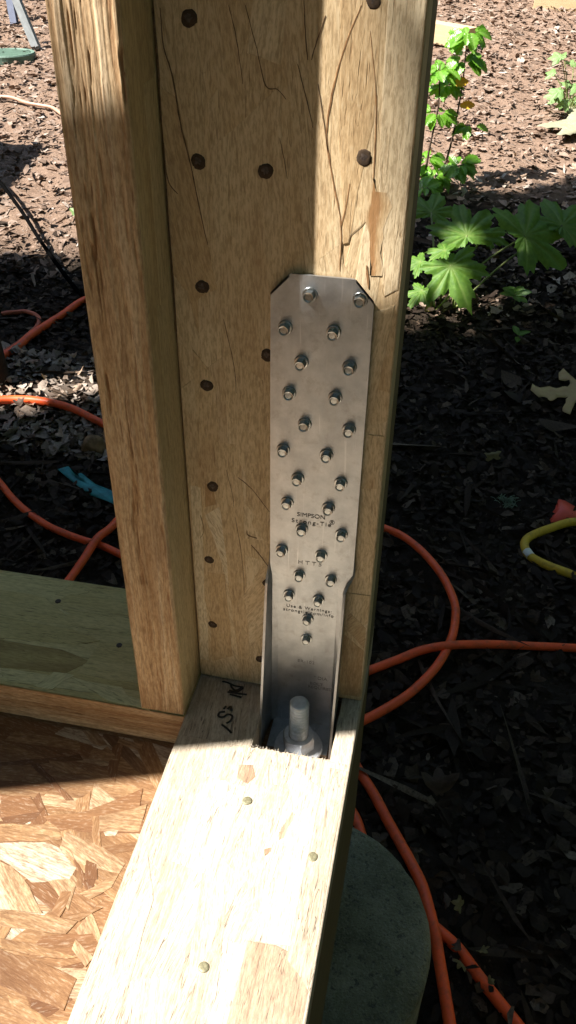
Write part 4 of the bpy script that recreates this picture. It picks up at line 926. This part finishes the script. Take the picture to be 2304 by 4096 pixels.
# work table just out of frame on the left; its corner shades the mulch
tb = thing('work_table', 'low plywood work table beyond the left edge, throwing a sharp corner shadow', 'table', (-2.55, 2.2, gz(0, 2.2)))
BOt = np.array(WL['work_table'])
V, F = box(-3.15, -1.967, 1.86, 2.51, 0.455, 0.48); obj('tabletop', mesh('tabletop', np.array(V) - BOt, F, None, M['pole_white']), tb, BOt)
for x, y in ((-3.10, 1.92), (-2.05, 1.92), (-3.10, 2.45), (-2.05, 2.45)):
    V, F = box(x - .02, x + .02, y - .02, y + .02, gz(x, y) - 0.01, 0.455); obj('leg', mesh('leg', np.array(V) - BOt, F, None, M['pole_blue']), tb, BOt)

# timbers in the upper right
def beam_between(name, a, b, w_, h_, label, cat):
    a, b = Vector(a), Vector(b); d = (b - a); L = d.length; rz = math.atan2(d.y, d.x)
    V, F = box(0, L, -w_ / 2, w_ / 2, 0, h_)
    o = timber(name, [(V, F)], M['timber'], 'x', None, 3.0, 0.6, 0.003, a); o.rotation_euler = (0, -math.asin(d.z / L), rz)
    return tag(o, label, cat)
beam_between('square_timber', (0.115, 4.40, gz(0, 4.40) - 0.008), (-1.2, 5.05, gz(0, 5.05) - 0.008), 0.092, 0.092, 'pale square timber lying on the mulch behind the glossy shrub', 'timber')
beam_between('garden_timber', (0.44, 5.36, gz(0, 5.36) - 0.03), (1.9, 5.20, gz(0, 5.2) - 0.03), 0.14, 0.15, 'long pale timber half buried in mulch at the upper right corner', 'timber')

# ------------------------------------------------------------------ plants
def palmate(R, lobes, ser, seed, nseg=84, cup=0.25, sinus=0.45, tip=2.2, back=0.35):
    """palmate leaf in the local xy plane, petiole at the origin, middle lobe along +y"""
    r = random.Random(seed)
    angs = [a + r.uniform(-.06, .06) for a, _ in lobes]; lens = [l * r.uniform(.93, 1.06) for _, l in lobes]
    ring = []
    for i in range(nseg):
        th = -math.pi + 2 * math.pi * (i + 0.5) / nseg
        v = 0
        for a, l in zip(angs, lens):
            d = abs(th - a); v = max(v, l * (sinus + (1 - sinus) * max(0, 1 - (d / 0.52)) ** 0.75) if d < 0.52 else l * sinus * max(0, 1 - (d - 0.52) * 1.1))
        v = max(v, back * max(0.0, 1 - abs(abs(th) - math.pi) * 0.2) * (0.35 + 0.65 * min(1, abs(abs(th) - math.pi) / 0.5)))
        v *= 1 + ser * (((i * 7) % 3) - 1) * 0.5 + r.uniform(-ser, ser) * 0.4
        ring.append((th, v))
    V, tone = [(0, 0, 0)], [1.0]; F = []
    for k in (0.30, 0.62, 1.0):
        for th, v in ring:
            x, y = R * v * k * math.sin(th), R * v * k * math.cos(th); d = math.hypot(x, y) / R
            va = min(abs(th - a) for a in angs)
            z = R * (-cup * d * d + 0.055 * math.sin(va * 9) * d * 1.4) + R * r.uniform(-.012, .012)
            V.append((x, y, z)); tone.append(1.0 if va < 0.045 and k < 0.9 else 0.0)
    n = nseg
    for i in range(n):
        j = (i + 1) % n; F.append((0, 1 + j, 1 + i))
        for q in range(2): F.append((1 + q * n + i, 1 + q * n + j, 1 + (q + 1) * n + j, 1 + (q + 1) * n + i))
    V = np.array(V)
    return V, F, np.array(tone)
def leaf_obj(name, geo, mat, parent, at, face, up, seed=0):
    """orient: local +z -> face, local +y -> up (projected)"""
    V, F, tone = geo
    me = mesh(name, V, F, dict(gp=V * 30 + seed, tone=tone), mat, True)
    z = Vector(face).normalized(); y = Vector(up); y = (y - z * y.dot(z)).normalized(); x = y.cross(z)
    o = obj(name, me, parent, at); o.rotation_mode = 'QUATERNION'; o.rotation_quaternion = Matrix((x, y, z)).transposed().to_quaternion()
    return o
five = [(0, 1.0), (0.95, 0.92), (-0.95, 0.92), (1.9, 0.72), (-1.9, 0.72)]
def oval(Lg, w_, spiny, seed, n=14, cup=0.25):
    r = random.Random(seed); V, tone, F = [], [], []
    for j in range(n + 1):
        t = j / n; hw = w_ * 0.5 * (math.sin(math.pi * min(1, t * 0.94 + 0.04)) ** 0.75)
        hw *= 1 + (spiny if j % 2 else -spiny)
        for k in (-1, -0.5, 0, 0.5, 1):
            V.append((hw * k, Lg * t, -cup * Lg * (t - 0.2) ** 2 * 0.8 + abs(k) * hw * 0.25 + r.uniform(-.01, .01) * Lg)); tone.append(1.0 if k == 0 else 0.0)
    for j in range(n):
        for k in range(4): a = j * 5 + k; F.append((a, a + 1, a + 6, a + 5))
    return np.array(V), F, np.array(tone)
TOCAM = Vector((0.0, -1.0, 0.75))
# broad-leaved plant right of the post
tp = thing('broad_leaf_plant', 'low plant with broad jagged dark green leaves beside the post in shade', 'plant', (0.16, 1.79, gz(0, 1.79)))
base = Vector(WL['broad_leaf_plant'])
for i, (P, R_, face, up) in enumerate([((0.197, 1.86, -0.205), 0.122, (0.05, -0.75, 0.9), (-0.35, 0.45, 1)), ((0.165, 1.70, -0.235), 0.118, (0.0, -0.8, 0.75), (0.45, -0.5, -0.6)),
                                  ((0.345, 1.80, -0.175), 0.150, (0.25, -0.55, 0.8), (0.9, 0.35, 0.4)), ((0.145, 1.80, -0.230), 0.062, (-0.2, -0.3, 1), (-0.8, 0.2, 0.2)), ((0.085, 1.74, -0.245), 0.055, (-0.3, -0.5, 1), (-0.9, -0.4, 0.1)), ((0.09, 2.02, -0.20), 0.10, (0.1, -0.5, 0.9), (0.2, 0.7, 0.6)), ((0.44, 1.86, -0.16), 0.12, (0.1, -0.5, 0.9), (0.5, 0.8, 0.3)), ((0.25, 1.93, -0.22), 0.08, (0.2, -0.4, 1), (0.6, 0.6, 0.1)), ((0.10, 1.68, -0.30), 0.06, (-0.2, -0.5, 1), (-0.4, -0.7, 0.0))]):
    leaf_obj('leaf', palmate(R_, five, 0.14, 70 + i), M['leaf_big'], tp, P, face, up, i)
    P = Vector(P); b_ = base + Vector((0.03 * math.cos(i * 2), 0.03 * math.sin(i * 2), 0))
    V, F = tube([b_, b_.lerp(P, 0.5) + Vector((0, 0.01, 0.02)), P], 0.0028, 8, 5)
    obj('stem', mesh('stem', np.array(V) - np.array(base), F, None, M['stem'], True), tp, base)
V, F = box(0.110, 0.127, 1.777, 1.781, gz(0, 1.78) - 0.01, gz(0, 1.78) + 0.06)
tag(obj('plant_stake', mesh('plant_stake', V, F, None, M['stake'])), 'short yellowish stake upright under the broad green leaves', 'stake')
def small_plant(name, label, at, n, Lg, w_, mat, hgt, seed, spread=1.0, spiny=0.05, odd=None):
    t = thing(name, label, 'plant', at); r = random.Random(seed)
    V, F = tube([Vector(at), Vector(at) + Vector((0.004, 0, hgt * 0.6)), Vector(at) + Vector((0, 0, hgt))], 0.0018, 6, 3)
    obj('stem', mesh('stem', np.array(V) - np.array(at), F, None, M['stem'], True), t, at)
    for i in range(n):
        a = i * 2.4 + r.uniform(-.3, .3); e = r.uniform(0.1, 0.6)
        d = Vector((math.cos(a), math.sin(a), e * 0.5)) * spread
        leaf_obj('leaf', oval(Lg * r.uniform(.7, 1.1), w_ * r.uniform(.8, 1.1), spiny, seed + i), M[odd] if odd and i == 0 else mat, t, Vector(at) + Vector((0, 0, hgt * r.uniform(.6, 1))), (-d.x * .4, -d.y * .4 - .3, 1), d, i)
    return t
small_plant('seedling', 'small dark plant with one leaf coloured paler as if sunlit, right of the broad leaves', (0.349, 1.832, gz(0, 1.83)), 7, 0.045, 0.026, M['leaf_big'], 0.035, 5, odd='leaf_pale')  # first leaf gets a paler material in place of sunlight on it
small_plant('seedling', 'tiny dim seedling alone in the shade below the broad-leaved plant', (0.361, 1.645, gz(0, 1.645)), 4, 0.032, 0.017, M['leaf_big'], 0.02, 15)
small_plant('seedling', 'pale green seedling in the sun between the cord and the stud', (-1.06, 2.13, gz(0, 2.13)), 4, 0.035, 0.022, M['leaf_pale'], 0.03, 25)
# glossy spiny shrub
hs = thing('glossy_shrub', 'upright shrub with glossy bright green spiny leaves in the sun right of the post', 'shrub', (0.075, 2.62, gz(0, 2.62)))
hb = Vector(WL['glossy_shrub']); r = random.Random(33)
stems = [[hb, hb + Vector((0.03, 0.02, 0.10)), hb + Vector((0.045, 0.03, 0.24)), hb + Vector((0.050, 0.03, 0.34)), hb + Vector((0.045, 0.05, 0.46))],
         [hb + Vector((-0.04, 0, 0)), hb + Vector((-0.035, 0, 0.12)), hb + Vector((-0.02, 0, 0.26)), hb + Vector((-0.03, 0.01, 0.38))],
         [hb, hb + Vector((0.04, -0.05, 0.07)), hb + Vector((0.09, -0.07, 0.10))]]
for s in stems:
    V, F = tube(s, 0.0042, 8, 5, rvar=lambda t: 1 - 0.6 * t); obj('stem', mesh('stem', np.array(V) - np.array(hb), F, None, M['woody'], True), hs, hb)
hollies = [oval(0.062, 0.038, 0.16, 100 + i, 12, 0.2 + 0.1 * i) for i in range(4)]
hm = [mesh('leaf', g[0], g[1], dict(gp=g[0] * 30, tone=g[2]), M['leaf_holly'], True) for g in hollies]
def put_leaf(me, parent, at, face, up, s=1.0, name='leaf'):
    z = Vector(face).normalized(); y = Vector(up); y = (y - z * y.dot(z)).normalized(); x = y.cross(z)
    o = obj(name, me, parent, at); o.rotation_mode = 'QUATERNION'; o.rotation_quaternion = Matrix((x, y, z)).transposed().to_quaternion(); o.scale = (s, s, s)
    return o
def along(s, t):
    t *= len(s) - 1; i = min(int(t), len(s) - 2); return s[i].lerp(s[i + 1], t - i)
def clump(c, n, rad):
    for i in range(int(n * 1.5)):
        a = r.uniform(0, 6.28); d = Vector((math.cos(a), math.sin(a) * 0.8, r.uniform(-.35, .5)))
        put_leaf(r.choice(hm), hs, c + d * rad * r.uniform(.1, .5), (d.x * .5 + r.uniform(-.3, .3), -0.45 + r.uniform(-.4, .3), 0.8), d, r.uniform(.55, 1.0))
clump(along(stems[0], 1.0), 24, 0.07); clump(along(stems[0], 0.85), 16, 0.08); clump(along(stems[0], 0.68) + Vector((-.05, 0, 0)), 12, 0.06); clump(along(stems[1], 0.95), 16, 0.06); clump(along(stems[1], 0.6), 12, 0.06); clump(along(stems[0], 0.42) + Vector((.05, 0, 0)), 5, 0.05)
clump(along(stems[2], 0.8), 16, 0.07); clump(along(stems[2], 0.3) + Vector((-.03, 0, 0.0)), 16, 0.06); clump(along(stems[1], 0.25), 10, 0.06); clump(hb + Vector((-.03, -.1, .02)), 4, 0.05)
yo = mesh('leaf', hollies[0][0], hollies[0][1], dict(gp=hollies[0][0] * 30, tone=hollies[0][2]), M['leaf_yellow'], True)
put_leaf(yo, hs, hb + Vector((0.02, 0.0, 0.33)), (0, -1, .5), (1, 0, .2), .8); put_leaf(yo, hs, hb + Vector((0.05, 0.02, 0.26)), (0, -1, .8), (1, 0.1, .1), .8)
# pale serrated plant at right edge
pp = thing('pale_plant', 'pale green leafy plant in the sun at the right edge above the dry leaf', 'plant', (0.56, 3.46, gz(0, 3.46)))
pb = Vector(WL['pale_plant']); r2 = random.Random(44)
for i in range(20):
    a = r2.uniform(0, 6.28); hgt = r2.uniform(0.03, 0.24); P = pb + Vector((math.cos(a) * r2.uniform(.01, .12), math.sin(a) * .07, hgt))
    leaf_obj('leaf', palmate(r2.uniform(.035, .06), five[:3], 0.18, 300 + i, 40, 0.3, 0.5, back=0.4), M['leaf_pale'], pp, P, (r2.uniform(-.5, .3), -0.6, .9), (math.cos(a), math.sin(a), .1), i)
    V, F = tube([pb, pb.lerp(P, .6) + Vector((0, 0, .02)), P], 0.0018, 6, 3); obj('stem', mesh('stem', np.array(V) - np.array(pb), F, None, M['stem'], True), pp, pb)
# two notable fallen leaves drawn from life
OAK = [(0.39, 1.392), (0.394, 1.413), (0.402, 1.406), (0.434, 1.414), (0.459, 1.417), (0.477, 1.424), (0.484, 1.439), (0.482, 1.451), (0.457, 1.445), (0.458, 1.477), (0.468, 1.489), (0.485, 1.466), (0.503, 1.444), (0.521, 1.435), (0.507, 1.399), (0.499, 1.366), (0.491, 1.358), (0.486, 1.338), (0.478, 1.306), (0.462, 1.319), (0.462, 1.332), (0.47, 1.352), (0.472, 1.375), (0.478, 1.384), (0.452, 1.372), (0.435, 1.356), (0.43, 1.361), (0.429, 1.367), (0.409, 1.365)]
def poly_leaf(name, pts, mat, zoff, curl):
    bm = bmesh.new(); vs = [bm.verts.new((x, y, 0)) for x, y in pts]; es = [bm.edges.new((vs[i - 1], vs[i])) for i in range(len(vs))]
    bmesh.ops.triangle_fill(bm, edges=es, use_beauty=True); bmesh.ops.subdivide_edges(bm, edges=bm.edges[:], cuts=2, use_grid_fill=True)
    cx, cy = np.mean(np.array(pts), 0)
    for v in bm.verts:
        d = math.hypot(v.co.x - cx, v.co.y - cy); v.co.z = gz(v.co.x, v.co.y) + zoff + curl * d * d * 6 + 0.0022 * math.sin(v.co.x * 160 + v.co.y * 90)
    bmesh.ops.recalc_face_normals(bm, faces=bm.faces[:])
    if sum(f.normal.z for f in bm.faces) < 0: bmesh.ops.reverse_faces(bm, faces=bm.faces[:])
    e = bmesh.ops.extrude_face_region(bm, geom=bm.faces[:])
    for v in [g for g in e['geom'] if isinstance(g, bmesh.types.BMVert)]: v.co.z += 0.0006
    me = bpy.data.meshes.new(name); bm.to_mesh(me); bm.free()
    P = np.array([v.co for v in me.vertices], np.float32)
    t = me.attributes.new('gp', 'FLOAT_VECTOR', 'POINT'); t.data.foreach_set('vector', (P * 22).ravel())
    me.attributes.new('tone', 'FLOAT', 'POINT'); me.materials.append(mat)
    me.polygons.foreach_set('use_smooth', [True] * len(me.polygons))
    return obj(name, me)
tag(poly_leaf('fallen_leaf', OAK, M['leaf_oak'], 0.022, 0.12), 'large deeply lobed yellow-brown leaf lying in shade at the right edge', 'leaf')
PALE = [(0.422, 3.212), (0.46, 3.274), (0.538, 3.33), (0.554, 3.376), (0.537, 3.462), (0.546, 3.571), (0.59, 3.441), (0.649, 3.542), (0.656, 3.322), (0.603, 3.216), (0.578, 3.172), (0.549, 3.127), (0.494, 3.105), (0.525, 3.23), (0.464, 3.206)]
tag(poly_leaf('fallen_leaf', PALE, M['leaf_dry'], 0.02, 0.06), 'big pale cream dry leaf in the sun below the pale plant', 'leaf')
# other fallen leaves
leaf_lib = []
for i in range(6):
    V, F, tn_ = palmate(0.5, five if i % 2 else five[:3], 0.10, 200 + i, 30, -0.5 + 0.35 * (i % 3), 0.42, back=0.25)
    V = V.copy(); V[:, 2] += 0.12 * np.sin(V[:, 0] * 7 + i) * np.abs(V[:, 1]) + 0.1 * np.sin(V[:, 1] * 9)
    leaf_lib.append((V, F, tn_))
libs = {}
def fallen(n, x0, x1, y0, y1, smin, smax, matkey, label, group, seed, ok=lambda x, y: True):
    r = random.Random(seed); i = 0
    while i < n:
        x, y = r.uniform(x0, x1), r.uniform(y0, y1)
        if not ok(x, y): continue
        k = r.randrange(6); key = (k, matkey)
        if key not in libs: libs[key] = mesh('fallen_leaf', leaf_lib[k][0], leaf_lib[k][1], dict(gp=leaf_lib[k][0] * 3 + k, tone=leaf_lib[k][2] * 0.6), M[matkey], True)
        o = obj('fallen_leaf', libs[key], None, (x, y, gz(x, y) + r.uniform(0.012, 0.022))); s = r.uniform(smin, smax)
        o.scale = (s, s * r.uniform(.7, 1.1), s); o.rotation_euler = (r.gauss(0, .3), r.gauss(0, .3), r.uniform(0, 6.28))
        tag(o, label, 'leaf', group); i += 1
rightside = lambda x, y: x > 0.2 + 0.02 * y and not (abs(math.hypot(x - .102, y + .013)) < .17)
fallen(60, 0.17, 0.75, 0.0, 1.75, 0.02, 0.042, 'leaf_brown', 'dull brown leaf lying on the dark shaded litter right of the post', 'brown leaves in the shade on the right', 81, rightside)
fallen(40, -1.1, -0.35, 0.45, 1.75, 0.02, 0.042, 'leaf_brown', 'dull brown leaf on the dark litter left of the stud', 'brown leaves in the shade on the left', 82)
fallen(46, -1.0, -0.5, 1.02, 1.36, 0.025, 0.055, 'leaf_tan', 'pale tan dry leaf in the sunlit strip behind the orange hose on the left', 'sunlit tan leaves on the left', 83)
fallen(60, 0.03, 0.75, 2.1, 3.1, 0.02, 0.045, 'leaf_tan', 'tan dry leaf in the dappled band between mulch and shade on the right', 'tan leaves on the right', 84)

for k_, (x, y, s_, mk, lab) in enumerate([(0.247, 0.282, 0.075, 'leaf_brown', 'large curled brown leaf lying between the orange hoses right of the plate'), (0.283, 0.117, 0.028, 'leaf_olive', 'small yellowish leaf beside the hose right of the pier'),
        (0.287, 0.046, 0.024, 'leaf_olive', 'yellowish leaf scrap between the two hoses at bottom right'), (0.31, 0.066, 0.022, 'leaf_olive', 'yellow leaf scrap just above the lower right hose'), (0.32, 0.03, 0.018, 'leaf_olive', 'smallest olive leaf scrap beside the lower right hose'),
        (0.31, 1.135, 0.05, 'leaf_olive', 'yellow-brown leaf on dark litter left of the large lobed leaf')]):
    me_ = mesh('fallen_leaf', leaf_lib[k_][0], leaf_lib[k_][1], dict(gp=leaf_lib[k_][0] * 3 + k_, tone=leaf_lib[k_][2] * 0.6), M[mk], True)
    o = obj('fallen_leaf', me_, None, (x, y, gz(x, y) + 0.016)); o.scale = (s_, s_ * .9, s_); o.rotation_euler = (0.2, -0.15, k_ * 1.3); tag(o, lab, 'leaf')
# grey lichen tuft
def lichen():
    r = random.Random(6); parts = []
    c = Vector((0.345, 1.00, gz(0, 1.0) + 0.008))
    for i in range(60):
        d = Vector((r.gauss(0, 1), r.gauss(0, .7), abs(r.gauss(0, .5)))).normalized()
        p = c + Vector((r.gauss(0, .010), r.gauss(0, .008), 0)); parts.append(tube([p, p + d * .008 + Vector((0, 0, .003)), p + d * r.uniform(.012, .02)], 0.0007, 4, 2))
    V, F = join(parts); tag(obj('lichen_tuft', mesh('lichen_tuft', V, F, None, M['moss'])), 'small tuft of grey-green lichen on dark litter left of the yellow hose', 'lichen')
lichen()

# ------------------------------------------------------------------ what shades the place: an added rail out of frame and the trees
rail = thing('shade_rail', 'added unseen rail on two posts above the picture, shaped to cast the shade band', 'rail', (-0.6, -0.33, -0.04))
RO = np.array(WL['shade_rail'])
e_ = Vector((0.9487, 0.3162, 0)); n_ = Vector((-0.3162, 0.9487, 0))
def rail_parts():
    a0, a1 = -1.45, 0.52; lo, hi = RAIL
    V = []
    for z in (0.90, 0.938):          # added board, tapered to shape the shade band it casts
        for x, y in ((-1.45, -0.670), (0.42, -0.047), (0.42, -0.025), (0.10, -0.125), (-0.27, -0.204), (-0.62, -0.248), (-1.45, -0.36)): V.append(Vector((x, y, z)))
    F = [(6, 5, 4, 3, 2, 1, 0), (7, 8, 9, 10, 11, 12, 13)] + [(i, (i + 1) % 7, 7 + (i + 1) % 7, 7 + i) for i in range(7)]
    V = np.array([tuple(v) for v in V])
    me = mesh('shade_board', V - RO, F, dict(gp=gp_of(V, 'x'), tone=np.full(14, .6), rim=np.zeros(14)), M['timber']); obj('shade_board', me, rail, RO)
    for s, zb in ((a0 + 0.12, -T - 0.002), (a1 - 0.10, -0.52)):
        p = e_ * s + n_ * (lo + hi) / 2; V, F = box(p.x - .02, p.x + .02, p.y - .02, p.y + .02, zb, 0.90); V = np.array(V)
        me = mesh('shade_board_post', V - RO, F, dict(gp=gp_of(V, 'z'), tone=np.full(8, .5), rim=np.zeros(8)), M['timber']); obj('shade_board_post', me, rail, RO)
RAIL = (-0.1775, -0.0930)
rail_parts()

def inpoly(px, py, poly):
    c = np.zeros(len(px), bool); n = len(poly)
    for i in range(n):
        x1, y1 = poly[i - 1]; x2, y2 = poly[i]
        if y1 == y2: continue
        k = ((y1 > py) != (y2 > py)) & (px < (x2 - x1) * (py - y1) / (y2 - y1) + x1); c ^= k
    return c
KX, KY = SUN.x / -SUN.z, SUN.y / -SUN.z
def sp(pts):      # ground points -> where their sun ray crosses z = 0
    return [(x - KX * (0 - gz(x, y)) * 1.0, y - KY * (0 - gz(x, y))) for x, y in pts]
OPEN = [[(-1.5, -0.66), (0.35, -0.60), (0.27, 0.05), (0.02, 0.03), (-0.05, -0.055), (-1.5, -0.10)],
        [(0.20, 0.075), (0.30, 0.055), (0.42, 0.085), (0.66, 0.19), (0.66, 0.29), (0.38, 0.21), (0.22, 0.13)],
        sp([(-0.9, 6.6), (3.0, 6.6), (3.0, 2.95), (0.282, 2.861), (0.178, 2.921), (0.0, 2.70), (-0.35, 2.9)]),
        sp([(0.02, 1.83), (0.29, 1.80), (0.28, 1.65), (0.03, 1.64)]), [(-0.04, 1.69), (0.09, 1.70), (0.10, 1.82), (-0.01, 1.81)], sp([(0.405, 1.88), (0.472, 1.89), (0.467, 1.82), (0.405, 1.81)]),
        [(-0.30, 2.48), (0.12, 2.50), (0.24, 2.60), (0.32, 2.82), (-0.25, 2.84)],
        sp([(-4.5, 6.4), (-2.5, 6.4), (-0.80, 1.84), (-1.038, 1.896), (-1.287, 1.811), (-2.2, 1.70)]),
        sp([(-1.35, 1.22), (-0.95, 1.27), (-0.60, 1.36), (-0.57, 1.231), (-0.645, 1.146), (-0.85, 1.055), (-1.3, 0.98)])]
DAPPLE = [sp([(-0.1, 2.80), (0.75, 2.99), (0.75, 2.80), (0.288, 2.55), (0.0, 2.50)]), sp([(-1.093, 1.731), (-0.97, 1.92), (-0.90, 1.787), (-1.049, 1.69)]),
          sp([(0.05, 1.99), (0.36, 1.92), (0.34, 1.80), (0.05, 1.82)])]
TREES = [('maple_tree', (-0.925, 1.215), 0.055, 'slim dark tree trunk at the left edge with its crown above the picture'), ('maple_tree', (2.9, 0.6), 0.10, 'tree beyond the right edge of the picture shading the litter'),
         ('maple_tree', (-3.6, -1.4), 0.12, 'tree behind the viewer on the left shading the wall')]
def canopy():
    r = np.random.default_rng(12); n = 90000
    x = r.uniform(-6.5, 5.0, n); y = r.uniform(-4.5, 8.5, n); z = r.uniform(2.0, 4.3, n)
    x0 = x + KX * z; y0 = y + KY * z
    m_ = 0.03
    bad = np.zeros(n, bool)
    for P in OPEN:
        for dx, dy in ((0, 0), (m_, 0), (-m_, 0), (0, m_), (0, -m_)): bad |= inpoly(x0 + dx, y0 + dy, P)
    for P in DAPPLE: bad |= inpoly(x0, y0, P) & (r.random(n) < 0.80)
    need = (x0 > -3.4) & (x0 < 1.7) & (y0 > -0.75) & (y0 < 4.2)          # crowns thinned outside the shaded view to let in more sky light
    bad |= ~need & (r.random(n) < 0.82)
    x, y, z = x[~bad], y[~bad], z[~bad]; n = len(x)
    s = r.uniform(0.12, 0.23, n)
    shape = np.array([(0, -.5, 0), (.32, -.28, .03), (.5, .05, -.04), (.2, .12, .02), (.12, .5, -.05), (-.15, .45, -.05), (-.2, .12, .02), (-.5, .08, -.04), (-.34, -.26, .03)])
    th = r.uniform(0, 6.283, n); tx, ty = r.normal(0, .45, n), r.normal(0, .45, n)
    L = shape[None] * s[:, None, None]
    cz, sz = np.cos(th)[:, None], np.sin(th)[:, None]
    X = L[..., 0] * cz - L[..., 1] * sz; Yy = L[..., 0] * sz + L[..., 1] * cz; Z = L[..., 2] + X * tx[:, None] + Yy * ty[:, None]
    P = np.stack([X + x[:, None], Yy + y[:, None], Z + z[:, None]], -1)
    tc = np.array([t[1] for t in TREES]); own = np.argmin(np.hypot(x[:, None] - tc[:, 0], y[:, None] - tc[:, 1]), 1)
    for i, (nm, (tx_, ty_), rad, lab) in enumerate(TREES):
        t = thing(nm, lab, 'tree', (tx_, ty_, gz(tx_, ty_)), None); O = np.array(WL[t.name])
        b = Vector(O); top = b + Vector((-0.28 if i == 0 else 0.3, 0.15, 3.6))
        V, F = tube([b - Vector((0, 0, .06)), b + Vector((-0.01, 0, 0.10)), b.lerp(top, .3), b.lerp(top, .65) + Vector((.05, .05, 0)), top], rad, 14, 8, rvar=lambda q: 1.25 - 0.85 * q if q > .06 else 1.5 - 4 * q)
        obj('trunk', mesh('trunk', np.array(V) - O, F, None, M['bark'], True), t, O)
        rr = random.Random(i)
        for k in range(6):
            s0 = b.lerp(top, rr.uniform(.55, .95)); a = k * 1.05 + rr.uniform(-.3, .3); e = s0 + Vector((math.cos(a) * 1.5, math.sin(a) * 1.5, rr.uniform(.4, .8)))
            pts_ = [s0.lerp(e, q / 8) for q in range(9)]; ax = np.array([p.x + KX * p.z for p in pts_]); ay = np.array([p.y + KY * p.z for p in pts_])
            if any(inpoly(ax, ay, Q).any() for Q in OPEN): continue
            V, F = tube([s0, s0.lerp(e, .5) + Vector((0, 0, .12)), e], rad * .4, 8, 5, rvar=lambda q: 1 - .7 * q); obj('limb', mesh('limb', np.array(V) - O, F, None, M['bark'], True), t, O)
        k = own == i; Pk = (P[k] - O).reshape(-1, 3); m9 = int(k.sum())
        F = (np.arange(m9)[:, None] * 9 + np.arange(9)[None])
        me = bpy.data.meshes.new('crown')
        me.vertices.add(len(Pk)); me.vertices.foreach_set('co', Pk.astype(np.float32).ravel())
        me.loops.add(F.size); me.loops.foreach_set('vertex_index', F.ravel().astype(np.int32))
        me.polygons.add(m9); me.polygons.foreach_set('loop_start', np.arange(0, F.size, 9, dtype=np.int32))
        a_ = me.attributes.new('gp', 'FLOAT_VECTOR', 'POINT'); a_.data.foreach_set('vector', (Pk * 6).astype(np.float32).ravel()); me.attributes.new('tone', 'FLOAT', 'POINT')
        me.materials.append(M['canopy']); me.update(calc_edges=True); me.validate()
        o = obj('crown', me, t, O); o['kind'] = 'stuff'
canopy()

def forest():
    """the wood all round the clearing, beyond everything the picture shows"""
    r = np.random.default_rng(4); n = 15000
    a = r.uniform(0, 2 * np.pi, n); R = 13 + 4 * r.random(n); z = -0.6 + 11 * r.random(n) ** 1.2
    s = r.uniform(0.35, 0.8, n)
    c = np.stack([R * np.cos(a), 1.5 + R * np.sin(a), z], -1)
    t = np.stack([-np.sin(a), np.cos(a), 0 * a], -1); u = np.stack([r.normal(0, .4, n), r.normal(0, .4, n), np.ones(n)], -1)
    ring = [(-.5, 0), (-.2, .4), (.25, .5), (.5, .05), (.2, -.45), (-.3, -.4)]
    P = np.stack([c + t * (s * p)[:, None] + u * (s * q)[:, None] for p, q in ring], 1).reshape(-1, 3).astype(np.float32)
    k = (KX * P[:, 2] + P[:, 0], 0)
    F = np.arange(n * 6).reshape(n, 6)
    me = bpy.data.meshes.new('far_forest'); me.vertices.add(n * 6); me.vertices.foreach_set('co', P.ravel())
    me.loops.add(n * 6); me.loops.foreach_set('vertex_index', F.ravel().astype(np.int32)); me.polygons.add(n); me.polygons.foreach_set('loop_start', np.arange(0, n * 6, 6, dtype=np.int32))
    a_ = me.attributes.new('gp', 'FLOAT_VECTOR', 'POINT'); a_.data.foreach_set('vector', P.ravel()); me.attributes.new('tone', 'FLOAT', 'POINT')
    me.materials.append(M['canopy']); me.update(calc_edges=True); me.validate()
    tag(obj('far_forest', me), 'dense green wood standing all round the building site', 'forest', kind='stuff')
forest()
